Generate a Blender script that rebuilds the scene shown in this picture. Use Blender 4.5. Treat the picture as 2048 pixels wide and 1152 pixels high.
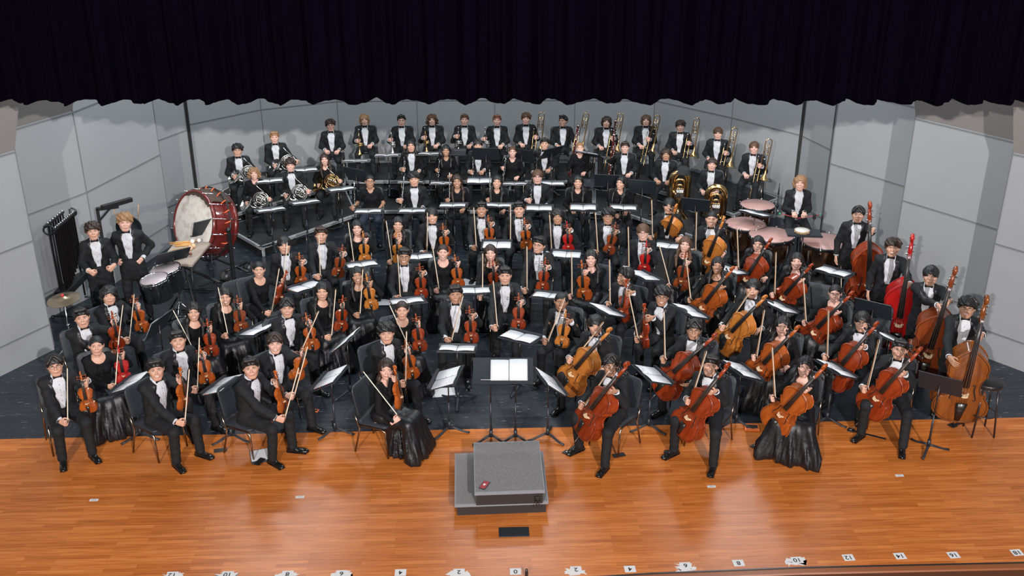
import bpy, math, random
import numpy as np
from mathutils import Vector, Matrix
random.seed(7); rng = np.random.default_rng(7)
R = math.radians
S = bpy.context.scene
for _o in list(bpy.data.objects): bpy.data.objects.remove(_o)
# ---- camera (balcony, pitched down 24 degrees)
CF, CH, CT = 2100.0, 7.2, R(24)
cd = bpy.data.cameras.new('camera'); cam = bpy.data.objects.new('camera', cd)
S.collection.objects.link(cam); cam.location = (0, 0, CH); cam.rotation_euler = (R(66), 0, 0)
cd.sensor_width = 36; cd.lens = CF/2048*36; cd.clip_end = 200
S.camera = cam
S.view_settings.view_transform = 'Standard'; S.view_settings.look = 'None'
S.view_settings.exposure = 0.0; S.view_settings.gamma = 1; S.view_settings.use_curve_mapping = False
W = bpy.data.worlds.new('hall'); S.world = W; W.use_nodes = True
W.node_tree.nodes['Background'].inputs[0].default_value = (0.75, 0.85, 1, 1)
W.node_tree.nodes['Background'].inputs[1].default_value = 0.09
# ---- lights: front-of-house spots beside the balcony, and the stage's overhead battens
def light(name, kind, loc, rot, energy, col, **k):
    l = bpy.data.lights.new(name, kind); l.energy = energy; l.color = col
    for a, b in k.items(): setattr(l, a, b)
    o = bpy.data.objects.new(name, l); S.collection.objects.link(o); o.location = loc; o.rotation_euler = rot
    return o
def spot(name, loc, tgt, energy, col, size, rad):
    o = light(name, 'SPOT', loc, (0, 0, 0), energy, col, spot_size=R(size), spot_blend=0.5, shadow_soft_size=rad)
    o.rotation_euler = (Vector(tgt)-Vector(loc)).to_track_quat('-Z', 'Y').to_euler()
spot('front_spot', (-4.6, -8.0, 10.65), (1.2, 15, 0.5), 11500, (1, 0.97, 0.93), 58, 0.12)
spot('front_spot', (4.8, -8.0, 10.65), (-1.2, 15, 0.5), 17500, (1, 0.95, 0.96), 58, 0.12)
for _y, _e in ((13.2, 100), (15.8, 80), (18.4, 140)):
    for _x in (-4.6, 0, 4.6):
        light('batten_light', 'AREA', (_x, _y, 6.3), (0, 0, 0), _e, (0.88, 0.95, 1), shape='RECTANGLE', size=2.2, size_y=0.5)

def px(x, y, z):
    u = (x-1024)/CF; v = (y-576)/CF
    dy = math.cos(CT)-v*math.sin(CT); dz = -math.sin(CT)-v*math.cos(CT)
    t = (z-CH)/dz
    return Vector((u*t, dy*t, z))
def pxY(x, y, Y):
    u = (x-1024)/CF; v = (y-576)/CF
    dy = math.cos(CT)-v*math.sin(CT); dz = -math.sin(CT)-v*math.cos(CT)
    t = Y/dy
    return Vector((u*t, Y, CH+dz*t))
def ray(x, y):
    u = (x-1024)/CF; v = (y-576)/CF
    return Vector((u, math.cos(CT)-v*math.sin(CT), -math.sin(CT)-v*math.cos(CT)))
def proj(p):
    y = p[1]; z = p[2]-CH
    dep = y*math.cos(CT)-z*math.sin(CT); up = y*math.sin(CT)+z*math.cos(CT)
    return (1024+CF*p[0]/dep, 576-CF*up/dep)
# ================= materials
def mat(name, col, rough=0.5, metal=0.0, spec=0.5, coat=0.0, noise=None, bump=None):
    m = bpy.data.materials.new(name); m.use_nodes = True
    nt = m.node_tree; b = nt.nodes['Principled BSDF']
    b.inputs['Base Color'].default_value = (*col, 1); b.inputs['Roughness'].default_value = rough
    b.inputs['Metallic'].default_value = metal; b.inputs['Specular IOR Level'].default_value = spec
    b.inputs['Coat Weight'].default_value = coat
    m.diffuse_color = (*col, 1)
    def mapping(sc):
        t = nt.nodes.new('ShaderNodeTexCoord'); mp = nt.nodes.new('ShaderNodeMapping')
        mp.inputs['Scale'].default_value = sc; nt.links.new(t.outputs['Object'], mp.inputs[0]); return mp
    if noise:                       # (scale xyz, second colour, lo, hi)
        sc, c2, lo, hi = noise
        n = nt.nodes.new('ShaderNodeTexNoise'); n.inputs['Scale'].default_value = 1; n.inputs['Detail'].default_value = 5
        nt.links.new(mapping(sc).outputs[0], n.inputs['Vector'])
        r = nt.nodes.new('ShaderNodeValToRGB'); r.color_ramp.elements[0].position = lo; r.color_ramp.elements[1].position = hi
        r.color_ramp.elements[0].color = (*col, 1); r.color_ramp.elements[1].color = (*c2, 1)
        nt.links.new(n.outputs['Fac'], r.inputs[0]); nt.links.new(r.outputs[0], b.inputs['Base Color'])
    if bump:
        sc, st = bump
        n = nt.nodes.new('ShaderNodeTexNoise'); n.inputs['Scale'].default_value = 1; n.inputs['Detail'].default_value = 4
        nt.links.new(mapping(sc).outputs[0], n.inputs['Vector'])
        bp = nt.nodes.new('ShaderNodeBump'); bp.inputs['Strength'].default_value = st; bp.inputs['Distance'].default_value = 0.01
        nt.links.new(n.outputs['Fac'], bp.inputs['Height']); nt.links.new(bp.outputs[0], b.inputs['Normal'])
    return m
M = dict(
 tux=mat('tuxedo_wool', (.011, .0115, .013), .8, spec=.3, bump=((60, 60, 60), .25)),
 satin=mat('black_satin', (.0085, .0085, .010), .42, spec=.4, bump=((14, 14, 3), .5)),
 knit=mat('black_knit', (.007, .007, .008), .85, spec=.2, bump=((60, 60, 60), .3)),
 shirt=mat('white_shirt', (.56, .57, .60), .7, bump=((22, 22, 6), .6)),
 shoe=mat('black_shoe_leather', (.008, .008, .008), .18),
 black=mat('black_plastic', (.012, .012, .013), .4),
 ebony=mat('ebony', (.014, .012, .011), .3),
 chairp=mat('chair_shell', (.020, .024, .030), .5, bump=((90, 90, 90), .2)),
 chairm=mat('chair_tube', (.30, .24, .18), .25, 1),
 stand=mat('stand_paint', (.018, .022, .028), .42),
 standpole=mat('stand_pole', (.06, .05, .05), .3, .7),
 chrome=mat('chrome', (.75, .76, .78), .12, 1),
 silver=mat('silver_plate', (.80, .78, .74), .18, 1),
 brass=mat('gold_brass', (.72, .46, .20), .2, 1),
 steel=mat('string_steel', (.6, .6, .6), .3, 1),
 maple=mat('bridge_maple', (.75, .55, .33), .5),
 stick=mat('bow_stick', (.42, .20, .09), .35),
 bowhair=mat('bow_hair', (.75, .68, .55), .6),
 grena=mat('grenadilla', (.012, .010, .012), .25),
 bassoonw=mat('bassoon_maple', (.07, .010, .008), .2, coat=.5),
 eye=mat('eye_white', (.72, .70, .68), .3), iris=mat('eye_iris', (.012, .008, .006), .15),
 lips=mat('lips', (.48, .20, .16), .5), teeth=mat('teeth', (.85, .83, .78), .3),
 skF=mat('skin_fair', (.64, .37, .29), .5), skL=mat('skin_light', (.57, .315, .22), .5),
 skT=mat('skin_tan', (.43, .225, .14), .5), skB=mat('skin_brown', (.32, .16, .095), .5),
 hk=mat('hair_black', (.009, .008, .008), .42, bump=((90, 90, 16), .7)),
 hd=mat('hair_dark_brown', (.028, .014, .009), .45, bump=((90, 90, 16), .7)),
 hb=mat('hair_brown', (.085, .040, .020), .5, bump=((90, 90, 16), .7)),
 hl=mat('hair_blond', (.26, .14, .065), .5, bump=((90, 90, 16), .7)),
 hr=mat('hair_auburn', (.16, .055, .025), .5, bump=((90, 90, 16), .7)),
 glassf=mat('glasses_frame', (.03, .02, .02), .3, .3),
 denim=mat('dark_denim', (.012, .018, .035), .8),
 alum=mat('riser_aluminium', (.52, .53, .54), .4, .35),
 riser=mat('riser_carpet', (.016, .016, .018), .6, noise=((3, 3, 3), (.024, .024, .026), .3, .7)),
 darkin=mat('riser_underside', (.008, .008, .009), .8),
 copper=mat('timpani_copper', (.62, .30, .17), .22, 1, bump=((6, 6, 6), .1)),
 tskin=mat('timpani_head', (.42, .24, .22), .35, noise=((3, 3, 3), (.48, .28, .25), .3, .7)),
 calf=mat('drum_calf_head', (.72, .68, .62), .5, noise=((7, 7, 7), (.45, .37, .33), .48, .75)),
 drumred=mat('drum_red_shell', (.10, .012, .012), .2, coat=.6, noise=((3, 3, 3), (.16, .02, .015), .3, .7)),
 drumblk=mat('drum_black_shell', (.012, .013, .015), .12, coat=.6),
 clear=mat('tom_head', (.42, .36, .37), .35),
 cloth=mat('tan_cloth', (.36, .29, .24), .9, bump=((50, 50, 50), .3)),
 browncl=mat('brown_cloth', (.060, .038, .030), .9),
 orange=mat('orange_cord', (.85, .13, .03), .5),
 mwood=mat('mallet_wood', (.62, .32, .10), .5), mfelt=mat('mallet_felt', (.62, .42, .26), .95), mred=mat('mallet_brown_head', (.22, .07, .04), .4),
 mgrn=mat('mallet_green_tip', (.02, .35, .16), .5), mrod=mat('mallet_red_stick', (.40, .03, .03), .4),
 bronze=mat('cymbal_bronze', (.50, .40, .28), .3, 1), tamb=mat('tambourine_wood', (.33, .22, .12), .5),
 tire=mat('rubber_tyre', (.03, .03, .03), .7), grey=mat('grey_paint', (.2, .2, .21), .5),
 carpet=mat('podium_carpet', (.13, .128, .13), .9, noise=((160, 160, 160), (.26, .25, .245), .4, .62), bump=((200, 200, 200), .5)),
 podtrim=mat('podium_trim', (.20, .21, .23), .4), podside=mat('podium_side', (.022, .018, .017), .6),
 tape=mat('paper_tape', (.62, .62, .62), .6), clearp=mat('peeled_tape', (.62, .60, .58), .4),
 ink=mat('black_ink', (.01, .01, .01), .6), redscr=mat('phone_red_screen', (.30, .004, .012), .5),
 white=mat('white_card', (.8, .8, .8), .6), scarlet=mat('scarlet', (.6, .03, .02), .5), green=mat('green_tab', (.03, .35, .12), .5), blue=mat('blue_folder', (.02, .11, .45), .5),
 orng=mat('orange_box', (.75, .17, .04), .5), felt=mat('dark_felt', (.02, .021, .024), .9),
 curtain=mat('purple_velvet', (.0016, .0009, .0034), .95, spec=.02, bump=((3, 3, 30), .2)),
)
def varnish(name, c1, c2):
    m = mat(name, c1, .25, coat=.4, noise=((14, 14, 2.5), c2, .35, .68)); return m
VN = [varnish('varnish_amber', (.40, .095, .014), (.27, .048, .007)), varnish('varnish_red', (.31, .045, .010), (.19, .022, .005)),
      varnish('varnish_brown', (.24, .050, .012), (.15, .028, .008)), varnish('varnish_gold', (.52, .19, .035), (.40, .12, .02)),
      varnish('varnish_scarlet', (.42, .012, .010), (.30, .006, .006)), varnish('varnish_dark_honey', (.24, .070, .013), (.13, .032, .006))]
def sheet_mat(name, lines, col=(.66, .66, .68)):
    m = mat(name, col, .7); nt = m.node_tree; b = nt.nodes['Principled BSDF']
    if lines:
        N = nt.nodes; Lk = nt.links
        tc = N.new('ShaderNodeTexCoord'); sp = N.new('ShaderNodeSeparateXYZ'); Lk.new(tc.outputs['Object'], sp.inputs[0])
        def math_(op, a, b_=0.0):
            n = N.new('ShaderNodeMath'); n.operation = op
            for i, q in enumerate((a, b_)):
                if isinstance(q, (int, float)): n.inputs[i].default_value = q
                else: Lk.new(q, n.inputs[i])
            return n.outputs[0]
        st = math_('FRACT', math_('MULTIPLY', sp.outputs['Y'], 38.0))        # systems
        band = math_('LESS_THAN', st, .45)
        ln = math_('LESS_THAN', math_('FRACT', math_('MULTIPLY', sp.outputs['Y'], 38*10.0)), .35)
        ns = N.new('ShaderNodeTexNoise'); ns.inputs['Scale'].default_value = 210; Lk.new(tc.outputs['Object'], ns.inputs['Vector'])
        nt_ = math_('GREATER_THAN', ns.outputs['Fac'], .56)
        mrk = math_('MAXIMUM', math_('MULTIPLY', ln, .45), math_('MULTIPLY', nt_, .8))
        k = math_('MULTIPLY', math_('MULTIPLY', band, mrk), lines)
        mx = N.new('ShaderNodeMix'); mx.data_type = 'RGBA'; Lk.new(k, mx.inputs['Factor'])
        mx.inputs['A'].default_value = (*col, 1); mx.inputs['B'].default_value = (.08, .08, .09, 1)
        Lk.new(mx.outputs['Result'], b.inputs['Base Color'])
    return m
M['sheet'] = sheet_mat('printed_sheet', .8); M['sheet2'] = sheet_mat('faint_printed_sheet', .25)
# stage floors
def plank_mat(name, c1, c2, c3, width, length, rough, gap, specks=0):
    m = mat(name, c1, rough, spec=.3); nt = m.node_tree; N = nt.nodes; Lk = nt.links; b = N['Principled BSDF']
    tc = N.new('ShaderNodeTexCoord'); mp = N.new('ShaderNodeMapping'); mp.inputs['Rotation'].default_value = (0, 0, R(-2.3))
    Lk.new(tc.outputs['Object'], mp.inputs[0])
    br = N.new('ShaderNodeTexBrick'); Lk.new(mp.outputs[0], br.inputs['Vector'])
    br.inputs['Scale'].default_value = 1; br.inputs['Brick Width'].default_value = length; br.inputs['Row Height'].default_value = width
    br.inputs['Mortar Size'].default_value = gap; br.inputs['Mortar Smooth'].default_value = .2; br.offset = .37; br.offset_frequency = 2
    br.inputs['Color1'].default_value = (0, 0, 0, 1); br.inputs['Color2'].default_value = (1, 1, 1, 1); br.inputs['Mortar'].default_value = (.5, .5, .5, 1)
    # grain
    mg = N.new('ShaderNodeMapping'); mg.inputs['Scale'].default_value = (1.1, 26, 1); Lk.new(mp.outputs[0], mg.inputs[0])
    g = N.new('ShaderNodeTexNoise'); g.inputs['Scale'].default_value = 2.2; g.inputs['Detail'].default_value = 6; g.inputs['Distortion'].default_value = .6
    Lk.new(mg.outputs[0], g.inputs['Vector'])
    r = N.new('ShaderNodeValToRGB'); e = r.color_ramp.elements; e[0].position = 0; e[0].color = (*c1, 1); e[1].position = 1; e[1].color = (*c2, 1)
    Lk.new(br.outputs['Color'], r.inputs[0])
    gr = N.new('ShaderNodeValToRGB'); e = gr.color_ramp.elements; e[0].position = .36; e[0].color = (*c3, 1); e[1].position = .56; e[1].color = (1, 1, 1, 1)
    Lk.new(g.outputs['Fac'], gr.inputs[0])
    mx = N.new('ShaderNodeMix'); mx.data_type = 'RGBA'; mx.blend_type = 'MULTIPLY'; mx.inputs['Factor'].default_value = 1
    Lk.new(r.outputs[0], mx.inputs['A']); Lk.new(gr.outputs[0], mx.inputs['B'])
    md = N.new('ShaderNodeMix'); md.data_type = 'RGBA'; md.inputs['B'].default_value = (c1[0]*.6, c1[1]*.55, c1[2]*.5, 1)
    Lk.new(br.outputs['Fac'], md.inputs['Factor']); Lk.new(mx.outputs['Result'], md.inputs['A'])
    out = md.outputs['Result']
    if specks:
        for sc, th, sx in ((60, .70, (1, 1, 1)), (26, .735, (1, 1, 1)), (9, .685, (.5, 6, 1))):
            ms = N.new('ShaderNodeMapping'); ms.inputs['Scale'].default_value = sx; Lk.new(mp.outputs[0], ms.inputs[0])
            s = N.new('ShaderNodeTexNoise'); s.inputs['Scale'].default_value = sc; s.inputs['Detail'].default_value = 2.5; Lk.new(ms.outputs[0], s.inputs['Vector'])
            sr = N.new('ShaderNodeValToRGB'); sr.color_ramp.elements[0].position = th; sr.color_ramp.elements[1].position = th+.03; Lk.new(s.outputs['Fac'], sr.inputs[0])
            mz = N.new('ShaderNodeMix'); mz.data_type = 'RGBA'; mz.inputs['B'].default_value = (.30, .32, .34, 1)
            Lk.new(sr.outputs[0], mz.inputs['Factor']); Lk.new(out, mz.inputs['A']); out = mz.outputs['Result']
    Lk.new(out, b.inputs['Base Color'])
    bp = N.new('ShaderNodeBump'); bp.inputs['Strength'].default_value = .15; bp.inputs['Distance'].default_value = .004
    Lk.new(g.outputs['Fac'], bp.inputs['Height']); Lk.new(bp.outputs[0], b.inputs['Normal'])
    return m
M['oak'] = plank_mat('stage_oak', (.44, .128, .022), (.60, .198, .046), (.74, .64, .56), .057, .9, .27, .0012)
M['bfloor'] = plank_mat('stage_black_paint', (.018, .022, .029), (.027, .033, .042), (.75, .75, .78), .057, 1.1, .3, .0012, 1)
M['wall'] = mat('shell_panel_paint', (.275, .282, .29), .55, noise=((.8, .8, .8), (.295, .30, .308), .3, .7))
M['wallup'] = mat('shell_upper_panel_dimmed', (.25, .235, .225), .6)  # upper panels darker and browner: dimmer, warmer light put into the colour
M['seam'] = mat('panel_trim_strip', (.22, .23, .24), .4, .3); M['gap'] = mat('panel_gap', (.02, .02, .02), .8)

# ================= mesh helpers
def tag(o, label=None, cat=None, group=None, kind=None):
    if label: o['label'] = label
    if cat: o['category'] = cat
    if group: o['group'] = group
    if kind: o['kind'] = kind
    return o
def nrm(v):
    v = np.asarray(v, float); return v/(np.linalg.norm(v)+1e-12)
def frame(z, x=None):
    z = nrm(z); x = np.array([1., 0, 0]) if x is None else np.asarray(x, float)
    if abs(np.dot(nrm(x), z)) > .99: x = np.array([0, 1., 0])
    x = nrm(x-np.dot(x, z)*z); return np.stack([x, np.cross(z, x), z], 1)
class MB:
    def __init__(s): s.v = []; s.f = []; s.mi = []; s.n = 0; s.sm = []
    def add(s, v, f, mi=0, smooth=True):
        v = np.asarray(v, float); s.v.append(v)
        s.f += [tuple(i+s.n for i in q) for q in f]; s.mi += [mi]*len(f); s.sm += [smooth]*len(f); s.n += len(v); return s
    def addq(s, v, q, mi=0):           # numpy quads, smooth; mi may be an array
        s.add(v, [], 0); s.f += (q+s.n-len(v)).tolist(); s.sm += [True]*len(q)
        s.mi += list(mi) if hasattr(mi, '__len__') else [mi]*len(q); return s
    def box(s, c, d, mi=0, rot=None, bev=0):
        d = np.asarray(d, float)/2; c = np.asarray(c, float)
        if bev:
            P = []; b = bev
            for sx in (-1, 1):
                for sy in (-1, 1):
                    for sz in (-1, 1):
                        P += [(sx*(d[0]-b), sy*(d[1]-b), sz*d[2]), (sx*(d[0]-b), sy*d[1], sz*(d[2]-b)), (sx*d[0], sy*(d[1]-b), sz*(d[2]-b))]
            P = np.array(P)
            import itertools
            bm = __import__('bmesh').new()
            for p in P: bm.verts.new(p)
            __import__('bmesh').ops.convex_hull(bm, input=bm.verts)
            bm.verts.index_update(); F = [[v.index for v in f.verts] for f in bm.faces]; P = np.array([v.co[:] for v in bm.verts]); bm.free()
        else:
            P = np.array([(x, y, z) for x in (-d[0], d[0]) for y in (-d[1], d[1]) for z in (-d[2], d[2])])
            F = [(0, 1, 3, 2), (4, 6, 7, 5), (0, 4, 5, 1), (2, 3, 7, 6), (0, 2, 6, 4), (1, 5, 7, 3)]
        if rot is not None: P = P@np.asarray(rot).T
        return s.add(P+c, F, mi, False)
    def tube(s, pts, r, n=8, mi=0, caps=True, closed=False, flat=None):
        P = np.asarray(pts, float); m = len(P); r = np.broadcast_to(np.asarray(r, float), (m,))
        T = np.gradient(P, axis=0) if not closed else np.roll(P, -1, 0)-np.roll(P, 1, 0)
        T /= np.linalg.norm(T, axis=1)[:, None]+1e-12
        ref = np.array([0, 0, 1.]) if abs(T[0][2]) < .9 else np.array([1., 0, 0])
        V = []; x = nrm(np.cross(ref, T[0]))
        a = np.linspace(0, 2*math.pi, n, endpoint=False)
        for i in range(m):
            x = nrm(x-np.dot(x, T[i])*T[i]); y = np.cross(T[i], x)
            V.append(P[i]+r[i]*(np.cos(a)[:, None]*x+np.sin(a)[:, None]*y*(flat or 1)))
        V = np.concatenate(V); F = []
        for i in range(m if closed else m-1):
            for j in range(n):
                k = (j+1) % n; i2 = (i+1) % m
                F.append((i*n+j, i*n+k, i2*n+k, i2*n+j))
        if caps and not closed: F += [tuple(range(n))[::-1], tuple(range((m-1)*n, m*n))]
        return s.add(V, F, mi)
    def lathe(s, prof, n=24, mi=0, o=(0, 0, 0), rot=None, sc=(1, 1, 1), smooth=True, arc=1.0):
        V = []; m = len(prof); k = n if arc >= 1 else n+1
        for r_, z in prof:
            for j in range(k):
                a = 2*math.pi*arc*j/n; V.append((r_*math.cos(a)*sc[0], r_*math.sin(a)*sc[1], z*sc[2]))
        F = []
        for i in range(m-1):
            for j in range(n):
                q = (j+1) % k; F.append((i*k+j, i*k+q, (i+1)*k+q, (i+1)*k+j))
        V = np.array(V)
        if rot is not None: V = V@np.asarray(rot).T
        return s.add(V+np.asarray(o, float), F, mi, smooth)
    def ball(s, c, r, mi=0, n=10, rot=None):
        r = np.broadcast_to(np.asarray(r, float), (3,)); m = n//2+1
        pr = [(math.sin(math.pi*i/(m-1))+1e-4, -math.cos(math.pi*i/(m-1))) for i in range(m)]
        return s.lathe(pr, n, mi, c, rot, r) if rot is None else s.lathe(pr, n, mi, c, np.asarray(rot)@np.diag(r))
    def disc(s, c, r, n=32, mi=0, nz=(0, 0, 1)):
        Fm = frame(nz); a = np.linspace(0, 2*math.pi, n, endpoint=False)
        return s.add(np.asarray(c)+r*(np.cos(a)[:, None]*Fm[:, 0]+np.sin(a)[:, None]*Fm[:, 1]), [tuple(range(n))], mi, False)
    def prism(s, poly, z0, z1, mi=0):
        n = len(poly); V = [(*p, z0) for p in poly]+[(*p, z1) for p in poly]
        F = [tuple(range(n))[::-1], tuple(range(n, 2*n))]+[(i, (i+1) % n, n+(i+1) % n, n+i) for i in range(n)]
        return s.add(V, F, mi, False)
    def xf(s, rot=np.eye(3), t=(0, 0, 0)):
        s.v = [v@np.asarray(rot).T+np.asarray(t) for v in s.v]; return s
    def mesh(s, name, mats):
        me = bpy.data.meshes.new(name)
        V = np.concatenate(s.v) if s.v else np.zeros((0, 3))
        nl = np.array([len(f) for f in s.f], np.int32); L = np.fromiter((i for f in s.f for i in f), np.int32, int(nl.sum()))
        me.vertices.add(len(V)); me.vertices.foreach_set('co', V.astype(np.float32).ravel())
        me.loops.add(len(L)); me.loops.foreach_set('vertex_index', L)
        me.polygons.add(len(nl)); st = np.zeros(len(nl), np.int32); st[1:] = np.cumsum(nl)[:-1]
        me.polygons.foreach_set('loop_start', st); me.polygons.foreach_set('loop_total', nl)
        for m_ in (mats if isinstance(mats, (list, tuple)) else [mats]): me.materials.append(m_)
        me.polygons.foreach_set('material_index', np.array(s.mi, np.int32))
        me.polygons.foreach_set('use_smooth', np.array(s.sm, bool))
        me.update(calc_edges=True)
        return me
def link(name, me, parent=None, mw=None):
    o = bpy.data.objects.new(name, me); S.collection.objects.link(o)
    if parent is not None: o.parent = parent
    if mw is not None: o.matrix_basis = mw
    return o
def mtx(Rm, t, s=1.0):
    m = Matrix.Identity(4); Rm = np.asarray(Rm)
    for i in range(3):
        for j in range(3): m[i][j] = float(Rm[i][j])*s
        m[i][3] = float(t[i])
    return m
def rz(a): c, s_ = math.cos(a), math.sin(a); return np.array([[c, -s_, 0], [s_, c, 0], [0, 0, 1.]])
def rx(a): c, s_ = math.cos(a), math.sin(a); return np.array([[1., 0, 0], [0, c, -s_], [0, s_, c]])
def ry(a): c, s_ = math.cos(a), math.sin(a); return np.array([[c, 0, s_], [0, 1, 0], [-s_, 0, c]])
class Proto:                      # a thing made once and copied: parts share their mesh data
    def __init__(s, name, cat): s.name = name; s.cat = cat; s.parts = []
    def part(s, name, mb, mats, parent=None, label=None):
        s.parts.append((name, mb.mesh(name, mats), parent, label)); return len(s.parts)-1
    def put(s, label, mw, group=None, over=None):
        r = link(s.name, None, None, mw); r.empty_display_size = .1; tag(r, label, s.cat, group); obs = []
        for i, (n, me, pa, lb) in enumerate(s.parts):
            o = link(n, me, r if pa is None else obs[pa], (over or {}).get(n)); obs.append(o)
            if lb: o['label'] = lb
        return r

# ================= signed-distance modelling (organic surfaces)
def grid(lo, hi, h):
    lo = np.asarray(lo, float); n = np.ceil((np.asarray(hi, float)-lo)/h).astype(int)+1
    ax = [lo[i]+h*np.arange(n[i]) for i in range(3)]
    return np.stack(np.meshgrid(*ax, indexing='ij'), -1), lo, h
def rc(P, a, b, r1, r2=None):
    r2 = r1 if r2 is None else r2; a = np.asarray(a, float); ba = np.asarray(b, float)-a
    pa = P-a; t = np.clip((pa@ba)/(ba@ba+1e-12), 0, 1)
    return np.linalg.norm(pa-t[..., None]*ba, axis=-1)-(r1+(r2-r1)*t)
def ell(P, c, r, rot=None):
    Q = P-np.asarray(c, float)
    if rot is not None: Q = Q@np.asarray(rot)
    r = np.asarray(r, float); k0 = np.linalg.norm(Q/r, axis=-1); k1 = np.linalg.norm(Q/r**2, axis=-1)
    return k0*(k0-1)/np.maximum(k1, 1e-9)
def su(a, b, k):
    h = np.clip(.5+.5*(b-a)/k, 0, 1); return b+(a-b)*h-k*h*(1-h)
def ss(a, b, k): return -su(-a, b, k)          # a minus b
def nets(f, lo, h):
    ins = f < 0
    c = np.zeros(tuple(n-1 for n in f.shape), np.int8)
    for i in (0, 1):
        for j in (0, 1):
            for k in (0, 1): c += ins[i:f.shape[0]-1+i, j:f.shape[1]-1+j, k:f.shape[2]-1+k]
    act = (c > 0) & (c < 8); idx = -np.ones(act.shape, np.int64); cells = np.argwhere(act); idx[act] = np.arange(len(cells))
    acc = np.zeros((len(cells), 3)); cnt = np.zeros(len(cells))
    x, y, z = cells.T; cor = {(i, j, k): f[x+i, y+j, z+k] for i in (0, 1) for j in (0, 1) for k in (0, 1)}
    for ax in range(3):
        for u in (0, 1):
            for v in (0, 1):
                o = [0, 0, 0]; o[(ax+1) % 3] = u; o[(ax+2) % 3] = v; p0 = tuple(o); o[ax] = 1; p1 = tuple(o)
                a, b = cor[p0], cor[p1]; m = (a < 0) != (b < 0); t = np.where(m, a/np.where(m, a-b, 1), 0)
                q = np.tile(np.array(p0, float), (len(cells), 1)); q[:, ax] = t
                acc += q*m[:, None]; cnt += m
    V = (cells+acc/np.maximum(cnt, 1)[:, None])*h+lo
    Q = []
    for ax in range(3):
        sl0 = [slice(None)]*3; sl1 = [slice(None)]*3; sl0[ax] = slice(0, -1); sl1[ax] = slice(1, None)
        for d in ((ax+1) % 3, (ax+2) % 3): sl0[d] = slice(1, -1); sl1[d] = slice(1, -1)
        a = ins[tuple(sl0)]; b = ins[tuple(sl1)]
        E_ = np.argwhere(a != b)
        if not len(E_): continue
        fl = a[tuple(E_.T)]
        E_[:, (ax+1) % 3] += 1; E_[:, (ax+2) % 3] += 1
        o1 = np.zeros(3, int); o1[(ax+1) % 3] = 1; o2 = np.zeros(3, int); o2[(ax+2) % 3] = 1
        g = lambda e: idx[tuple(e.T)]
        q = np.stack([g(E_-o1-o2), g(E_-o2), g(E_), g(E_-o1)], 1)
        q[~fl] = q[~fl][:, ::-1]; Q.append(q)
    return V, (np.concatenate(Q) if Q else np.zeros((0, 4), int))
# ================= the setting
def struct(name, mb, mats): return tag(link(name, mb.mesh(name, mats)), kind='structure')
SL = math.tan(R(2.3))
edge0 = px(1024, 857, 0); EY = edge0.y            # wood / black boundary, at x = 0, receding to the right
b = MB(); b.add([(-14, EY-14*SL, 0), (14, EY+14*SL, 0), (14, 26, 0), (-14, 26, 0)], [(0, 1, 2, 3)], 0, False)
struct('floor', b, M['bfloor'])
# oak apron with a gently curved lip
lipx = [(-14, px(0, 1175, 0).y), (-6.5, px(0, 1175, 0).y), (-3, px(500, 1172, 0).y)] + [(px(x, y, 0).x, px(x, y, 0).y) for x, y in ((1000, 1164), (1300, 1146), (1600, 1134), (2048, 1124), (2300, 1118))]
lipx += [(9, lipx[-1][1]+.1)]
b = MB(); n = len(lipx)
V = [(x, y, .003) for x, y in lipx]+[(x, EY+x*SL, .003) for x, y in lipx]
b.add(V, [(i, i+1, n+i+1, n+i) for i in range(n-1)], 0, False)
struct('floor', b, M['oak'])
lip = MB()
for i in range(n-1):
    (x0, y0), (x1, y1) = lipx[i], lipx[i+1]
    for k, (a0, z0, a1, z1, m_) in enumerate(((0, .004, -.018, .004, 1), (-.018, .004, -.02, -.002, 1), (-.02, -.002, -.09, -.004, 0), (-.09, -.004, -.10, -.02, 0), (-.10, -.02, -.105, -.30, 2), (-.105, -.3, -.105, -1.1, 2))):
        lip.add([(x0, y0+a0, z0), (x1, y1+a0, z0), (x1, y1+a1, z1), (x0, y0+a1, z1)], [(0, 3, 2, 1)], m_, False)
M['lipwood'] = mat('lip_wood', (.23, .07, .02), .35)
struct('trim_1', lip, [M['lipwood'], M['ebony'], mat('stage_front', (.07, .022, .008), .5)])

def wall_strip(name, pts, z0, z1, m='wall', lean=0.0, inward=None):
    """vertical panels through plan points, seams at the panel joints; thickness outward"""
    b = MB()
    for (p, q) in zip(pts[:-1], pts[1:]):
        p, q = Vector((p[0], p[1], 0)), Vector((q[0], q[1], 0)); d = (q-p).normalized(); nn = Vector((d.y, -d.x, 0))   # toward audience side
        o = nn*lean
        V = [(p.x, p.y, z0), (q.x, q.y, z0), (q.x+o.x, q.y+o.y, z1), (p.x+o.x, p.y+o.y, z1)]
        w = -nn*.06
        V += [(a+w.x, c+w.y, e) for a, c, e in V]
        b.add(V, [(0, 1, 2, 3), (7, 6, 5, 4), (0, 4, 5, 1), (3, 2, 6, 7), (0, 3, 7, 4), (1, 5, 6, 2)], 0, False)
    return struct(name, b, M[m])
trimn = [1]
def trims(pts, zs, m='seam', w=.022, out=.010, ends=True):
    for (p, q) in zip(pts[:-1], pts[1:]):
        p, q = Vector((p[0], p[1], 0)), Vector((q[0], q[1], 0)); d = (q-p).normalized(); nn = Vector((d.y, -d.x, 0))
        L = (q-p).length; rot = np.array([[d.x, -nn.x, 0], [d.y, -nn.y, 0], [0, 0, 1]])
        b = MB()
        for z in zs:
            c = (p+q)/2+nn*out*.5; b.box((c.x, c.y, z), (L, out, w), 0, rot)
        if ends:
            for e in (p, q): b.box((e.x+nn.x*.004, e.y+nn.y*.004, 1.9), (.010, .012, 3.7), 0, rot)
        trimn[0] += 1; struct('trim_%d' % trimn[0], b, M[m])
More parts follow.
